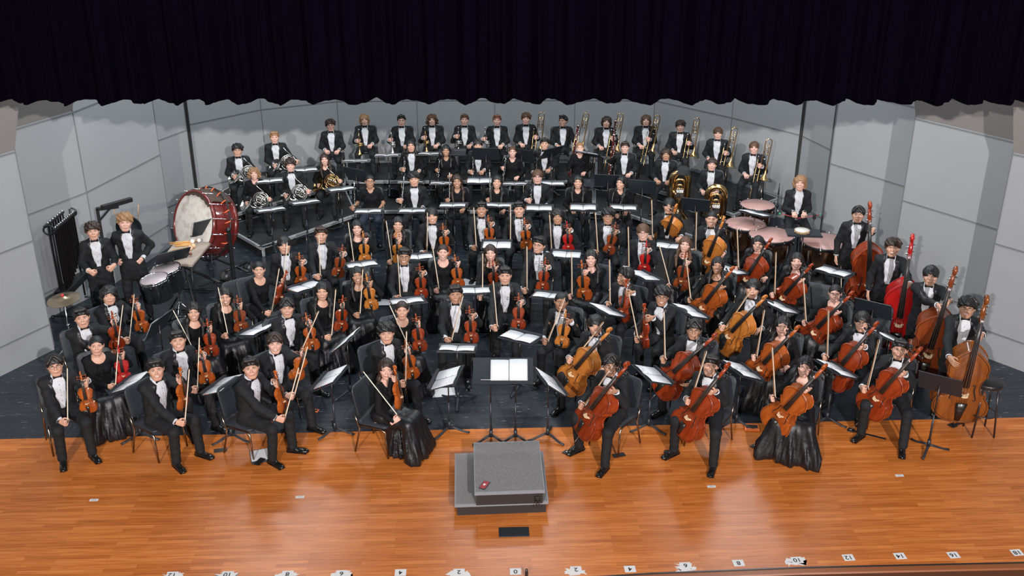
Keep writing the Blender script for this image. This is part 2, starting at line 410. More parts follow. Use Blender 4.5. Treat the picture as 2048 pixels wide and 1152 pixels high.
P = lambda x, y, z: px(x, y, z).xy
ZS = (.42, 1.74, 3.05)
def ext(a, b_, k): return a+(a-b_)*k
q1, q2 = P(-300, 902, 0), P(109, 699, 0)
w1 = [q1, q2]
r1_, r2_ = P(92, 639, 0), P(207, 582, 0); w2 = [ext(r1_, r2_, .35), r2_]
w3 = [P(207, 582, 0), P(345, 490, 0)]
w3[0] = w3[0]+(w3[1]-w3[0])*0.0
w4 = [ext(P(336, 414, .42), P(390, 390, .42), .25), P(390, 390, .42)]
w5 = [P(394, 377, .42), P(522, 219, 1.74), P(682, 324, .4)]
wb = [P(682, 324, .4), P(838, 322, .4), P(990, 321, .4), P(1147, 321, .4), P(1303, 322, .4), P(1464, 235, 1.74), P(1600, 270, 1.74)]
w6 = [P(1606, 272, 1.74), P(1661, 299, 1.74)]
w7 = [P(1661, 327, 1.74), P(1809, 372.5, 1.74)]
w8 = [P(1805, 400.6, 1.74), P(1995, 459, 1.74)]
a9, b9 = P(1990, 487, 1.74), P(2048, 504, 1.74); w9 = [a9, ext(b9, a9, 5.5)]
for pts in (w1, w2, w3, w4, w5): wall_strip('wall_left', pts, 0, 3.07); trims(pts, ZS)
wall_strip('wall_back', wb, 0, 4.6); trims(wb, (.42, 1.74, 3.05))
for pts in (w6, w7, w8, w9): wall_strip('wall_right', pts, 0, 3.07); trims(pts, ZS)
for pts in (w1, w2, w8, w9): wall_strip('wall_left' if pts in (w1, w2) else 'wall_right', pts, 3.07, 4.7, 'wallup', .65)
for pts in (w3, w4, w5, w6, w7): wall_strip('wall_left' if pts in (w3, w4, w5) else 'wall_right', pts, 3.07, 4.7, 'wall')
for x_, y_ in (P(392, 384, .42), P(1603.5, 271, 1.74)):
    b = MB(); b.box((x_, y_+.02, 2.3), (.07, .05, 4.6)); trimn[0] += 1; struct('trim_%d' % trimn[0], b, M['gap'])
# dark stage house behind and above the shell
b = MB(); b.box((0, 26.2, 4), (30, .1, 8)); struct('wall_rear', b, M['gap'])
b = MB(); b.box((0, 18.8, 6.9), (24, 13.4, .1)); struct('ceiling', b, M['darkin'])
# proscenium valance: folded velvet
CY = 12.3
def curtain():
    nx, nz = 900, 14; xs = np.linspace(-8.5, 8.5, nx); V = []; r2 = np.random.default_rng(3)
    ph = np.cumsum(.75+.5*r2.random(nx//18+5)); phase = np.interp(np.arange(nx), np.arange(len(ph))*18, ph)*2*math.pi*.78
    fold = np.sin(phase)+.35*np.sin(phase*2.3+1)+.15*np.sin(phase*5.1)
    top = [7.6, 5.2, 4.9, 4.7, 4.6, 4.5, 4.42, 4.36, 4.32, 4.28]; hem0 = pxY(1024, 201, CY).z
    hem = hem0+.024*np.cos(phase)-.018*np.abs(np.sin(phase*.31))-.02*np.abs(xs)/8
    for k, tz in enumerate(top+[None]*4):
        if tz is None: f = (k-len(top))/3; z = (1-f)*4.24+f*hem
        else: z = np.full(nx, tz)
        amp = .045+.045*min(1, max(0, (7.6-np.mean(z))/3.4)); V.append(np.stack([xs+.01*np.sin(phase+z), CY+amp*fold+.008*np.sin(xs*31+z*3), z], 1))
    for dz, dy in ((-.004, .012), (.03, .02)): V.append(V[13]+np.array([0, dy, dz]))
    n_ = len(V); V = np.concatenate(V)
    F = [(i*nx+j, i*nx+j+1, (i+1)*nx+j+1, (i+1)*nx+j) for i in range(n_-1) for j in range(nx-1)]
    b = MB(); b.add(V, F); o = link('valance_curtain', b.mesh('valance_curtain', M['curtain']))
    tag(o, 'dark purple velvet valance curtain hanging in folds above the orchestra', 'curtain')
curtain()

# risers
def riser(poly, z, label, legs):
    """poly: plan points, front edge first (n_front points)"""
    r = link('riser_platform', None, None, mtx(np.eye(3), (0, 0, 0))); tag(r, label, 'platform', 'black topped staging platforms')
    b = MB(); b.prism([tuple(p) for p in poly], z-.05, z); link('deck', b.mesh('deck', M['riser']), r)
    b = MB(); n = len(poly)
    for i in range(n):
        p, q = poly[i], poly[(i+1) % n]; d = np.array([q[0]-p[0], q[1]-p[1]]); L = np.linalg.norm(d); d /= L
        rot = np.array([[d[0], -d[1], 0], [d[1], d[0], 0], [0, 0, 1]]); c = np.array([(p[0]+q[0])/2, (p[1]+q[1])/2])
        b.box((c[0], c[1], z-.012), (L, .030, .030), 0, rot); b.box((c[0], c[1], z-.050), (L, .020, .022), 0, rot)
    link('edge_frame', b.mesh('edge_frame', M['alum']), r)
    b = MB(); cen = np.mean(np.array(poly), 0); sh = [tuple(cen+(np.array(p)-cen)*.96) for p in poly]
    b.prism(sh, .0 if z < .3 else .01, z-.05); link('underside', b.mesh('underside', M['darkin']), r)
    for p in legs:
        b = MB(); b.box((p[0], p[1], z/2-.02), (.05, .05, z-.05)); link('leg', b.mesh('leg', M['alum']), r)
q = lambda z, *ps: [tuple(P(x, y, z)) for x, y in ps]
A, B_ = .2, .4
fl, fr = P(712, 421, A), P(1190, 421, A); bl, br_ = P(697, 361, A), P(1190, 361, A)
l1, l2 = P(521, 493, A), P(467, 462, A)
riser([tuple(l1), tuple(P(712, 428, A)), tuple(P(690, 363, .4)), tuple(P(470, 426, .4)), tuple(l2)], A, 'low black riser with aluminium edge under the front row horn players', [P(526, 492, A), P(610, 460, A)])
riser([tuple(P(716, 421, A)), tuple(P(1186, 421, A)), tuple(P(1186, 380, A)), tuple(P(716, 380, A))], A, 'low black riser across the middle under the clarinet row', [P(726, 421, A), P(860, 421, A), P(1020, 421, A), P(1178, 421, A)])
riser([tuple(P(1190, 423, A)), tuple(P(1258, 428, A)), tuple(P(1400, 476, A)), tuple(P(1468, 430, .4)), tuple(P(1262, 365, .4)), tuple(P(1190, 380, A))], A, 'low black riser under the bassoon and tuba players', [P(1262, 430, A), P(1395, 474, A)])
riser([tuple(P(452, 432, B_)), tuple(P(690, 366, B_)), tuple(P(690, 326, B_)), tuple(P(522, 340, B_)), tuple(P(445, 382, B_))], B_, 'upper black riser behind the front horn players', [P(470, 428, B_)])
riser([tuple(P(694, 361, B_)), tuple(P(1190, 361, B_)), tuple(P(1190, 325, B_)), tuple(P(694, 325, B_))], B_, 'upper black riser at the back under the trumpet row', [P(700, 361, B_), P(860, 361, B_), P(1020, 361, B_), P(1184, 361, B_)])
riser([tuple(P(1194, 361, B_)), tuple(P(1262, 363, B_)), tuple(P(1468, 428, B_)), tuple(P(1556, 396, B_)), tuple(P(1440, 352, B_)), tuple(P(1303, 328, B_)), tuple(P(1194, 325, B_))], B_, 'upper black riser under the trombone players at back right', [P(1466, 427, B_), P(1552, 397, B_)])

# ================= podium, floor pocket, number tapes and small things on the floor
def quadrot(x, y): return rz(R(x))
pod = link('conductor_podium', None, None, mtx(np.eye(3), (0, 0, 0)))
tag(pod, 'grey carpeted two step conductor podium on the oak floor', 'podium')
def slab(name, c, top_z, thick, skirt, parent):
    t = np.array([(v.x, v.y) for v in c]); b = MB(); b.prism([tuple(p) for p in t], top_z-thick, top_z-.002, 1)
    cen = t.mean(0); ins = cen+(t-cen)*np.array([.975, .965]); b.prism([tuple(p) for p in ins], top_z-.01, top_z, 0)
    link(name, b.mesh(name, [M['carpet'], M['podtrim']]), parent)
    b = MB(); ins = cen+(t-cen)*np.array([.95, .94]); b.prism([tuple(p) for p in ins], skirt, top_z-thick)
    link(name.replace('deck', 'base'), b.mesh('base', M['podside']), parent)
z1_, z2_ = .17, .36
slab('lower_deck', [px(909, 1010, z1_), px(1097, 1003, z1_), px(1086, 902, z1_), px(910, 907, z1_)], z1_, .035, .003, pod)
slab('upper_deck', [px(949, 986, z2_), px(1090, 981, z2_), px(1078, 881, z2_), px(947, 885, z2_)], z2_, .035, z1_, pod)
b = MB(); c_ = px(1075, 990, .30); b.box((c_.x, c_.y-.03, .27), (.05, .02, .06), 0, None, .004); b.box((c_.x-.015, c_.y-.035, .20), (.012, .01, .12)); b.box((c_.x+.02, c_.y-.035, .20), (.012, .01, .12))
link('latch', b.mesh('latch', M['black']), pod)
c_ = px(1028, 1065, .004); b = MB(); rr = rz(R(2))
b.box((0, 0, .006), (.335, .17, .008), 0, None, .003); b.box((0, -.045, .011), (.24, .008, .004)); b.box((0, .02, .012), (.03, .05, .006)); b.box((.055, .02, .011), (.07, .05, .004))
o = link('floor_pocket', b.mesh('floor_pocket', M['stand']), None, mtx(rr, c_)); tag(o, 'black metal floor pocket cover set in the oak in front of the podium', 'floor box')
def phone(x, y, z, a, label, scr='black', tilt=0):
    r = link('phone', None, None, mtx(rz(R(a)), px(x, y, z))); tag(r, label, 'phone')
    b = MB(); b.box((0, 0, .005), (.078, .158, .010), 0, None, .003); link('case', b.mesh('case', M['black']), r)
    b = MB(); b.box((0, 0, .0104), (.066, .140, .001), 0)
    if scr == 'redscr':
        b.tube([(.014*math.cos(t), .002+.014*math.sin(t), .0115) for t in np.linspace(0, 5.2, 14)], .0025, 5, 1); b.box((-.004, .002, .0112), (.014, .02, .001), 1)
    link('screen', b.mesh('screen', [M[scr], M['white']]), r)
phone(969, 971, z2_+.001, -22, 'black phone with a red screen lying on the podium', 'redscr')
phone(441, 901, .005, -75, 'black phone on the oak floor under the front left stand')
phone(1238, 911, .005, -72, 'black phone on the oak floor beside the front cellist')
for i, (x, y, t_, w_) in enumerate(((344, 1150, '12', 1), (455, 1149, '10', 1), (575, 1148, '8', 1), (683, 1147, '6', 1), (801, 1145, '4', 0), (918, 1144, '2', 1), (1031, 1143, '0', 0), (1152, 1139, '2', 1), (1260, 1138, '4', 0), (1371, 1131, '6', 1), (1477, 1126, '8', 0), (1594, 1120, '10', 1), (1697, 1115, '12', 0), (1800, 1112, '14', 0), (1907, 1110, '16', 0), (2034, 1105, '18', 0))):
    side = 'left of the podium' if x < 1000 else 'at the centre line' if t_ == '0' else 'right of the podium'
    r = link('number_tape', None, None, mtx(rz(R(2.3+max(0, (x-1100)/200)*.9)), px(x, y, .005)))
    tag(r, 'white paper tape reading %s upside down on the stage lip %s' % (t_, side), 'label', 'numbered tapes along the stage lip')
    b = MB(); b.box((0, 0, 0), (.118, .105, .001)); link('paper', b.mesh('paper', M['tape']), r)
    if w_:
        b = MB(); q_ = np.random.default_rng(i)
        for k in range(9):
            b.add([(-.13+.26*q_.random()+.02*q_.random()*c, -.03+.075*q_.random()*s_, -.0006) for c, s_ in ((-1, -1), (1, -1), (1, 1), (-1, 1))], [(0, 1, 2, 3)], 0, False); b.v[-1][:, 2] = -.0012+.00018*k
        link('torn_tape', b.mesh('torn_tape', M['clearp']), r)
    fc = bpy.data.curves.new('numeral', 'FONT'); fc.body = t_; fc.size = .085; fc.align_x = 'CENTER'; fc.align_y = 'CENTER'; fc.extrude = .0004; fc.offset = .0012; fc.materials.append(M['ink'])
    o = bpy.data.objects.new('numeral_text', fc); me_ = bpy.data.meshes.new_from_object(o); me_.name = 'numeral'; bpy.data.objects.remove(o)
    o = link('numeral', me_, r); o.location = (0, 0, .0012); o.rotation_euler = (0, 0, math.pi)
for (x, y, lb) in ((188, 1000, 'small white tape square on the oak floor at far left'), (600, 994, 'small white tape square on the oak floor left of the podium'), (1423, 973, 'small white tape square on the oak floor right of the podium'), (1799, 951, 'small white tape square on the oak floor at far right')):
    b = MB(); b.box((0, 0, 0), (.10, .045, .001)); b.box((.0, 0, .001), (.05, .004, .0006), 1); o = link('tape_mark', b.mesh('tape_mark', [M['tape'], M['ink']]), None, mtx(rz(R(3)), px(x, y, .005))); tag(o, lb, 'tape')
b = MB(); b.lathe([(0, .0), (.016, 0), (.016, .06), (.012, .10), (.0, .105)], 12); o = link('microphone', b.mesh('microphone', M['standpole']), None, mtx(np.eye(3), px(1053, 1154, .004))); tag(o, 'small boundary microphone standing on the stage lip beside the 0 tape', 'microphone')
for (x, y, a, m_, lb, d_) in ((629, 822, -8, 'orng', 'small orange rosin packet on the black floor by a stand', (.11, .07, .012)), (1503, 857, -4, 'orng', 'orange and black card box at the edge of the oak floor', (.19, .15, .03))):
    b = MB(); b.box((0, 0, d_[2]/2), d_, 0, None, .003); b.box((0, 0, d_[2]), (d_[0]*.8, d_[1]*.55, .002), 1); o = link('small_box', b.mesh('small_box', [M[m_], M['ink']]), None, mtx(rz(R(a)), px(x, y, .004))); tag(o, lb, 'box')
def floor_binder(x, y, a, lb, w=.30, d=.27, z=.004):
    r = link('binder', None, None, mtx(rz(R(a)), px(x, y, z))); tag(r, lb, 'folder')
    b = MB(); b.box((0, 0, .018), (w, d, .036), 0, None, .006); link('cover', b.mesh('cover', M['stand']), r)
    b = MB(); b.box((-.01, 0, .038), (w*.9, d*.88, .004)); link('sheet', b.mesh('sheet', M['sheet2']), r)
floor_binder(526, 914, 18, 'black binder lying on the oak floor under a chair')
phone(519, 924, .046, -20, 'black phone lying on the binder under a chair')
for x, y, a, lb in ((888, 786, 8, 'white music folder on the black floor behind the front stand'), (763, 606, 4, 'white folder on the black floor behind the long haired violinist'), (936, 567, -35, 'black edged folder on the black floor beside a violinist'), (1236, 580, 25, 'loose white papers on the black floor right of centre')):
    r = link('sheet_music', None, None, mtx(rz(R(a)), px(x, y, .002))); tag(r, lb, 'sheet music')
    b = MB(); b.box((0, 0, .004), (.34, .25, .008), 1); b.box((-.005, .004, .010), (.31, .235, .004), 0); link('pages', b.mesh('pages', [M['sheet2'], M['stand']]), r)
b = MB(); q_ = np.random.default_rng(5)
b.lathe([(0, .0), (.07, .004), (.09, .03), (.05, .05), (0, .055)], 14, 0, (0, 0, 0), None, (1, .8, 1)); b.v[0] += q_.normal(0, .008, b.v[0].shape); b.v[0][:, 2] = np.abs(b.v[0][:, 2])
o = link('orange_cloth', b.mesh('orange_cloth', M['skF']), None, mtx(np.eye(3), px(951, 559, 0))); tag(o, 'crumpled peach cloth on the black floor between violinists', 'cloth')
for x, y, lb in ((1126, 548, 'small clear water bottle on the black floor by a stand'), (828, 497, 'dark water bottle on the black floor behind a violinist')):
    b = MB(); b.lathe([(0, 0), (.032, 0), (.034, .12), (.02, .17), (.014, .19), (.014, .21), (0, .21)], 14); o = link('water_bottle', b.mesh('water_bottle', M['tom'] if 'tom' in M else M['clear'] if 'clear w' in lb else M['stand']), None, mtx(np.eye(3), px(x, y, 0))); tag(o, lb, 'bottle')
# ================= furniture
def rrect(w, h, r, n=5):
    P_ = []
    for cx, cy, a0 in ((w/2-r, h/2-r, 0), (-w/2+r, h/2-r, 90), (-w/2+r, -h/2+r, 180), (w/2-r, -h/2+r, 270)):
        P_ += [(cx+r*math.cos(R(a0+90*i/n)), cy+r*math.sin(R(a0+90*i/n))) for i in range(n+1)]
    return P_
def pad(w, h, r, t, mi=0, dome=.01):
    """soft edged slab in xy, thickness t"""
    b = MB(); o = np.array(rrect(w, h, r)); n = len(o); L = []
    for s_, z in ((.96, -t/2), (1, -t/2+.006), (1, t/2-.006), (.96, t/2), (.6, t/2+dome*.7), (.0, t/2+dome)):
        L.append(np.c_[o*s_, np.full(n, z)])
    F = [(i*n+j, i*n+(j+1) % n, (i+1)*n+(j+1) % n, (i+1)*n+j) for i in range(5) for j in range(n)]+[tuple(range(n))[::-1]]
    return b.add(np.concatenate(L), F, mi)
chair = Proto('chair', 'chair')
chair.part('seat', pad(.45, .42, .06, .035).xf(np.eye(3), (0, 0, .435)), M['chairp'])
bb = pad(.44, .40, .07, .03, dome=.004).xf(rx(R(90)))
for v in bb.v: v[:, 1] += .35*v[:, 0]**2*-1
chair.part('backrest', bb.xf(rx(R(-12)), (0, .235, .70)), M['chairp'])
for s_ in (-1, 1):
    chair.part('leg', MB().tube([(s_*.215, .235, .55), (s_*.215, .20, .43), (s_*.218, .17, .36), (s_*.23, .25, .012)], .012, 8), M['chairm'])
    chair.part('leg', MB().tube([(s_*.20, .18, .40), (s_*.215, -.12, .405), (s_*.218, -.18, .38), (s_*.225, -.21, .012)], .012, 8), M['chairm'])
stool = Proto('stool', 'stool')
stool.part('seat', MB().lathe([(0, .70), (.17, .70), (.18, .715), (.18, .745), (.165, .76), (0, .762)], 28), M['black'])
for k in range(4): a = R(45+90*k); stool.part('leg', MB().tube([(.13*math.cos(a), .13*math.sin(a), .70), (.20*math.cos(a), .20*math.sin(a), .0)], .012, 8), M['standpole'])
stool.part('foot_ring', MB().tube([(.165*math.cos(t), .165*math.sin(t), .30) for t in np.linspace(0, 2*math.pi, 28, endpoint=False)], .009, 6, closed=True), M['standpole'])

def stand_proto(h, wide=.51, poles=1):
    p = Proto('music_stand', 'music stand')
    p.part('desk', (lambda b: b.box((0, 0, 0), (wide, .34, .004)).box((0, -.17, .022), (wide, .004, .045)).box((0, -.192, .042), (wide, .044, .004)).box((0, .17, -.004), (wide, .006, .012)))(MB()), M['stand'])
    for s_ in ([0] if poles == 1 else [-.155, .155]):
        p.part('pole', MB().tube([(s_, 0, .10), (s_, 0, h*.55)], .013, 10).tube([(s_, 0, h*.5), (s_, 0, h-.01)], .009, 8, 1).lathe([(.0, .06), (.022, .06), (.022, .16), (0, .16)], 12, 0, (s_, 0, 0)), [M['stand'], M['standpole']])
        for k in range(3):
            a = R(-90+120*k); c, s2 = math.cos(a), math.sin(a)
            pts = [(s_+c*r_, s2*r_, z) for r_, z in ((.015, .085), (.06, .075), (.13, .05), (.20, .028), (.265, .022))]
            p.part('leg', MB().tube(pts, [.019, .018, .016, .016, .017], 8, flat=.75), M['stand'])
    return p
_sp = {}
def put_stand(x, y, h, rho, tilt, label, z0=0, wide=.51, poles=1, papers=1, binder='black', flabel=None, lift=0):
    """desk centre seen at pixel (x, y); reader faces yaw rho; tilt = degrees from horizontal"""
    c = px(x, y, z0+h); key = (round(h, 2), wide, poles)
    if key not in _sp: _sp[key] = stand_proto(h, wide, poles)
    a = R(rho); Rz = rz(a)                 # reader looks along (sin,-cos): desk top edge lies toward -y local
    # local desk frame: bottom edge toward reader (+y), top edge toward -y, raised by tilt
    t = R(tilt); D = rz(math.pi)@rx(t)
    over = {'desk': mtx(D, (0, 0, h))}
    st = _sp[key].put(label, mtx(Rz, (c.x, c.y, z0)), 'black orchestra music stands', over)
    mw = mtx(Rz@D, (c.x, c.y, z0+h))
    if papers: folder(mw, flabel or 'open music folder on the '+label, papers, binder)
    return mw
def folder(mw, label, kind=1, binder='black'):
    q_ = random.random()
    r = link('music_folder', None, None, mw @ Matrix.Translation((random.uniform(-.03, .03), -.012, .004))); tag(r, label, 'sheet music', 'open music on the stands')
    w = .235
    b = MB()
    if kind != 3: b.box((-w/2-.004, 0, .004), (w+.006, .315, .006)); b.box((w/2+.004, 0, .004), (w+.006, .315, .006))
    if kind != 3: link('cover', b.mesh('cover', M['stand'] if binder == 'black' else M[binder]), r)
    for s_ in (-1, 1):
        b = MB(); n = 9; th = .006+.010*random.random(); xs = np.linspace(0, 1, n); L = []
        for yy in (-.148, .148):
            L.append(np.c_[s_*(.004+xs*(w-.012)), np.full(n, yy+random.uniform(-.006, .006)), .010+th*np.sin(xs*math.pi*.85)**.6])
        V = np.concatenate(L+[l-np.array([0, 0, .006]) for l in L])
        F = [(j, j+1, n+j+1, n+j) for j in range(n-1)]+[(2*n+j, 2*n+j+1, j+1, j) for j in range(n-1)]+[(n+j, n+j+1, 3*n+j+1, 3*n+j) for j in range(n-1)]+[(n-1, 3*n-1, 4*n-1, 2*n-1)]
        if s_ < 0: F = [f[::-1] for f in F]
        b.add(V, F); link('page', b.mesh('page', M['sheet'] if kind == 2 else M['sheet2']), r)
    if q_ > .45 and kind != 3:
        b = MB()
        for k in range(4): b.box((w+.004, -.11+.055*k, .010), (.012, .02, .002), k % 3)
        link('index_tab', b.mesh('index_tab', [M['scarlet'], M['orng'], M['green']]), r)
    if kind == 2:
        b = MB()
        for yy in (-.09, 0, .09): b.tube([(.012*math.cos(t), yy, .012+.012*math.sin(t)) for t in np.linspace(0, math.pi, 7)], .002, 5)
        link('binder_ring', b.mesh('binder_ring', M['chrome']), r)

# ================= bowed strings (units: body length 1)
OUT = [(0, 0), (.004, .06), (.014, .13), (.04, .19), (.09, .245), (.16, .280), (.23, .287), (.29, .277), (.335, .257), (.372, .236), (.392, .252), (.405, .246), (.412, .222), (.43, .185), (.47, .158), (.52, .151), (.57, .158), (.615, .178), (.645, .200), (.655, .214), (.668, .216), (.69, .200), (.72, .208), (.77, .229), (.82, .236), (.87, .226), (.92, .196), (.958, .145), (.982, .085), (.992, .04), (1, 0)]
BOUT = [(0, 0), (.004, .06), (.014, .13), (.04, .19), (.09, .245), (.16, .288), (.23, .295), (.29, .283), (.335, .257), (.372, .232), (.392, .240), (.405, .235), (.412, .212), (.43, .185), (.47, .165), (.52, .160), (.57, .165), (.615, .180), (.645, .200), (.655, .210), (.668, .210), (.70, .205), (.74, .212), (.77, .212), (.82, .200), (.87, .170), (.92, .125), (.958, .085), (.982, .052), (.992, .036), (1, 0)]
def string_body(L, depth, out, arch=.045):
    o = np.array(out)*L; loop = np.concatenate([np.c_[o[:, 1], o[:, 0]], np.c_[-o[1:-1, 1][::-1], o[1:-1, 0][::-1]]]); n = len(loop)
    cen = np.array([0, .47*L]); b = MB(); d = depth/2; a = arch*L
    def rings(sgn, mi):
        Ls = []
        for s_, h in ((.985, 0), (1.03, 0), (1.03, .010*L), (.99, .013*L), (.93, .010*L), (.84, .016*L+a*.25), (.70, a*.62), (.5, a*.88), (.27, a), (0, a*1.02)):
            q_ = loop.copy(); x = q_[:, 0]*s_; y = cen[1]+(q_[:, 1]-cen[1])*(s_ if s_ < 1 else 1+(s_-1)*.6)
            Ls.append(np.c_[x, np.full(n, -sgn*(d+h)), y])
        m = len(Ls); F = []
        for i in range(m-1):
            for j in range(n):
                k = (j+1) % n; f = (i*n+j, i*n+k, (i+1)*n+k, (i+1)*n+j); F.append(f if sgn > 0 else f[::-1])
        b.add(np.concatenate(Ls), F, mi)
    rings(1, 0); rings(-1, 0)
    V = np.concatenate([np.c_[loop[:, 0]*.985, np.full(n, d), loop[:, 1]], np.c_[loop[:, 0]*.985, np.full(n, -d), loop[:, 1]]])
    b.add(V, [(j, (j+1) % n, n+(j+1) % n, n+j) for j in range(n)], 1)
    # purfling line just inside the edge
    t = loop*np.array([.955, 1]); t[:, 1] = cen[1]+(t[:, 1]-cen[1])*.965
    b.tube(np.c_[t[:, 0], np.full(n, -(d+.0145*L)), t[:, 1]], .0032*L, 4, 2, closed=True)
    return b
def front_y(L, depth, arch, x, z):      # approximate top plate height
    s_ = min(1, abs(x)/(.22*L)); return -(depth/2+arch*L*max(.15, 1-s_**2*.85))
def string_proto(name, cat, L, total, depth, out, vn, arch=.045, chin=False, pegs='v', endpin=False):
    p = Proto(name, cat); v = VN[vn]; rib = VN[(vn+3) % 4 if vn == 0 else vn]
    body = p.part('body', string_body(L, depth, out, arch), [v, v, M['ebony']])
    kn = 1 if L < .5 else .68 if L < 1 else .56
    top = lambda x, z: front_y(L, depth, arch, x, z)
    neck_top = L*(1.36 if L < .5 else 1.37 if L < 1 else 1.40)
    bz = .43*L; yb = top(0, bz)-.085*L*(1 if L < 1 else .9)
    # neck, pegbox and scroll
    b = MB(); ny = -(depth/2+.022*L)
    b.tube([(0, ny+.02*L, L*.93), (0, ny, L*1.0), (0, ny, L*1.2), (0, ny+.004*L, neck_top)], np.array([.045, .040, .034, .032])*L*kn, 10)
    pe = neck_top+.22*L; 
    b.tube([(0, ny+.006*L, neck_top-.01*L), (0, ny+.02*L, neck_top+.08*L), (0, ny+.05*L, pe)], np.array([.036, .038, .028])*L*kn**.5, 8)
    sp = []; rr = []
    for t in np.linspace(0, 2.3*2*math.pi, 40):
        r_ = .062*L*kn**.8*(1-t/(2.3*2*math.pi)*.78); sp.append((0, ny+.045*L-.0*L+r_*math.cos(t)*1-.035*L, pe+.055*L+r_*math.sin(t)*1-.0*L)); rr.append(.026*L*(1-.35*t/14.5))
    b.tube(sp, rr, 8); b.ball((0, ny+.010*L, pe+.055*L), (.036*L, .012*L, .012*L))
    nk = p.part('neck', b, v)
    for i in range(4):
        z = neck_top+.045*L+.042*L*i; s_ = 1 if i % 2 else -1; y = ny+.018*L+.01*L*i
        k = 1 if L < 1 else .8
        kk = 1.35 if L < .5 else k if L < 1 else .42; p.part('peg', MB().tube([(-s_*.03*L, y, z), (s_*.085*L*kk, y, z)], [.010*L, .013*L], 6).ball((s_*.105*L*kk, y, z), (.024*L*kk, .012*L, .026*L*kk), 0, 8), (VN[2] if L < .5 else M['ebony']) if L < 1 else M['chrome'])
    # fingerboard
    b = MB(); z0 = .60*L if L < 1 else .55*L
    V = []
    for z, w, yy in ((z0, .060*L, yb+.018*L), (neck_top, .036*L, ny-.036*L)):
        w *= kn
        for a in np.linspace(-1, 1, 7): V.append((a*w, yy+.012*L*a*a, z))
        V += [(w, yy+.035*L, z), (-w, yy+.035*L, z)]
    n = 9; b.add(V, [(j, (j+1) % n, n+(j+1) % n, n+j) for j in range(n)]+[tuple(range(n))[::-1], tuple(range(n, 2*n))])
    p.part('fingerboard', b, M['ebony'])
    # tailpiece, bridge, strings, f-holes
    b = MB(); V = []
    for z, w, yy in ((.035*L, .028*L, top(0, 0)*.8-.03*L), (.31*L, .062*L, yb+.030*L)):
        for a in np.linspace(-1, 1, 5): V.append((a*w, yy+.010*L*a*a, z))
        for a in np.linspace(1, -1, 5): V.append((a*w*.9, yy+.022*L+.0*a, z))
    n = 10; b.add(V, [(j, (j+1) % n, n+(j+1) % n, n+j) for j in range(n)]+[tuple(range(n))[::-1], tuple(range(n, 2*n))])
    p.part('tailpiece', b, M['ebony'])
    b = MB(); yf = top(.09*L, bz)+.006*L; hw = .040*L
    pl = [(-.066*L, yf), (-.038*L, yf-.004*L), (-.016*L, yf-.034*L), (.016*L, yf-.034*L), (.038*L, yf-.004*L), (.066*L, yf), (.052*L, yf-.03*L), (hw, yb+.012*L), (.02*L, yb), (-.02*L, yb), (-hw, yb+.012*L), (-.052*L, yf-.03*L)]
    V = [(x, y, bz-.007*L) for x, y in pl]+[(x, y, bz+.007*L) for x, y in pl]; n = len(pl)
    b.add(V, [tuple(range(n)), tuple(range(n, 2*n))[::-1]]+[(j, n+j, n+(j+1) % n, (j+1) % n) for j in range(n)], 0, False)
    p.part('bridge', b, M['maple'])
    b = MB(); sr = max(.0008, .0022*L)
    for i in range(4):
        a = (i-1.5)/1.5; b.tube([(a*.028*L, yb+.030*L, .30*L), (a*.046*L, yb+.004*L*(1+a*a)-.003*L, bz), (a*.024*L*kn, ny-.040*L, neck_top), (a*.012*L, ny+.0*L, neck_top+.07*L)], sr, 4)
    p.part('strings', b, M['steel'])
    for s_ in (-1, 1):
        pts = [(s_*(.085+.0*i)*L, z) for i, z in enumerate((0,))]
        pts = [(.078, .545), (.088, .56), (.102, .552), (.104, .53), (.100, .49), (.112, .44), (.128, .39), (.138, .352), (.132, .335), (.118, .338), (.114, .352)]
        b = MB(); q3 = [(s_*x*L, front_y(L, depth, arch, x*L, z*L)-.004*L, z*L) for x, z in pts]
        b.tube(q3, [.006*L, .007*L, .006*L, .006*L, .007*L, .008*L, .008*L, .007*L, .006*L, .006*L, .008*L], 6)
        p.part('f_hole', b, M['ink'], body)
    if chin:
        b = MB(); b.ball((-.12*L, -(depth/2+.05*L), .06*L), (.13*L, .030*L, .085*L), 0, 12); b.box((0, -(depth/2)+.0, -.004*L), (.10*L, depth+.05*L, .02*L)); p.part('chin_rest', b, M['ebony'])
    return p
VP = {}
def sproto(kind, vn):
    if (kind, vn) not in VP:
        if kind == 'violin': VP[kind, vn] = string_proto('violin', 'violin', .356, .59, .036, OUT, vn, .042, chin=True)
        if kind == 'viola': VP[kind, vn] = string_proto('viola', 'viola', .41, .66, .042, OUT, vn, .042, chin=True)
        if kind == 'cello': VP[kind, vn] = string_proto('cello', 'cello', .755, 1.22, .125, OUT, vn, .036)
        if kind == 'bass': VP[kind, vn] = string_proto('double_bass', 'double bass', 1.12, 1.82, .21, BOUT, vn, .032)
    return VP[kind, vn]
bowp = {}
for kind, L_ in (('violin', .74), ('cello', .71)):
    p = Proto('bow', 'bow')
    p.part('stick', MB().tube([(0, .003, 0), (0, .000, .12), (0, -.010, .4), (0, -.002, .66*L_/.74), (0, .004, L_-.02)], [.0048, .0045, .0042, .0036, .003], 6).tube([(0, .004, L_-.022), (0, -.012, L_-.008), (0, -.022, L_)], [.004, .004, .002], 6), M['stick'])
    p.part('frog', MB().box((0, -.012, .045), (.012, .022, .05), 0, None, .002).lathe([(0, -.02), (.005, -.02), (.005, .0), (0, .0)], 8, 1, (0, .003, 0)), [M['ebony'], M['silver']])
    p.part('hair', MB().box((0, -.022, (L_+.05)/2), (.010, .0015, L_-.07), 0), M['bowhair'])
    bowp[kind] = p

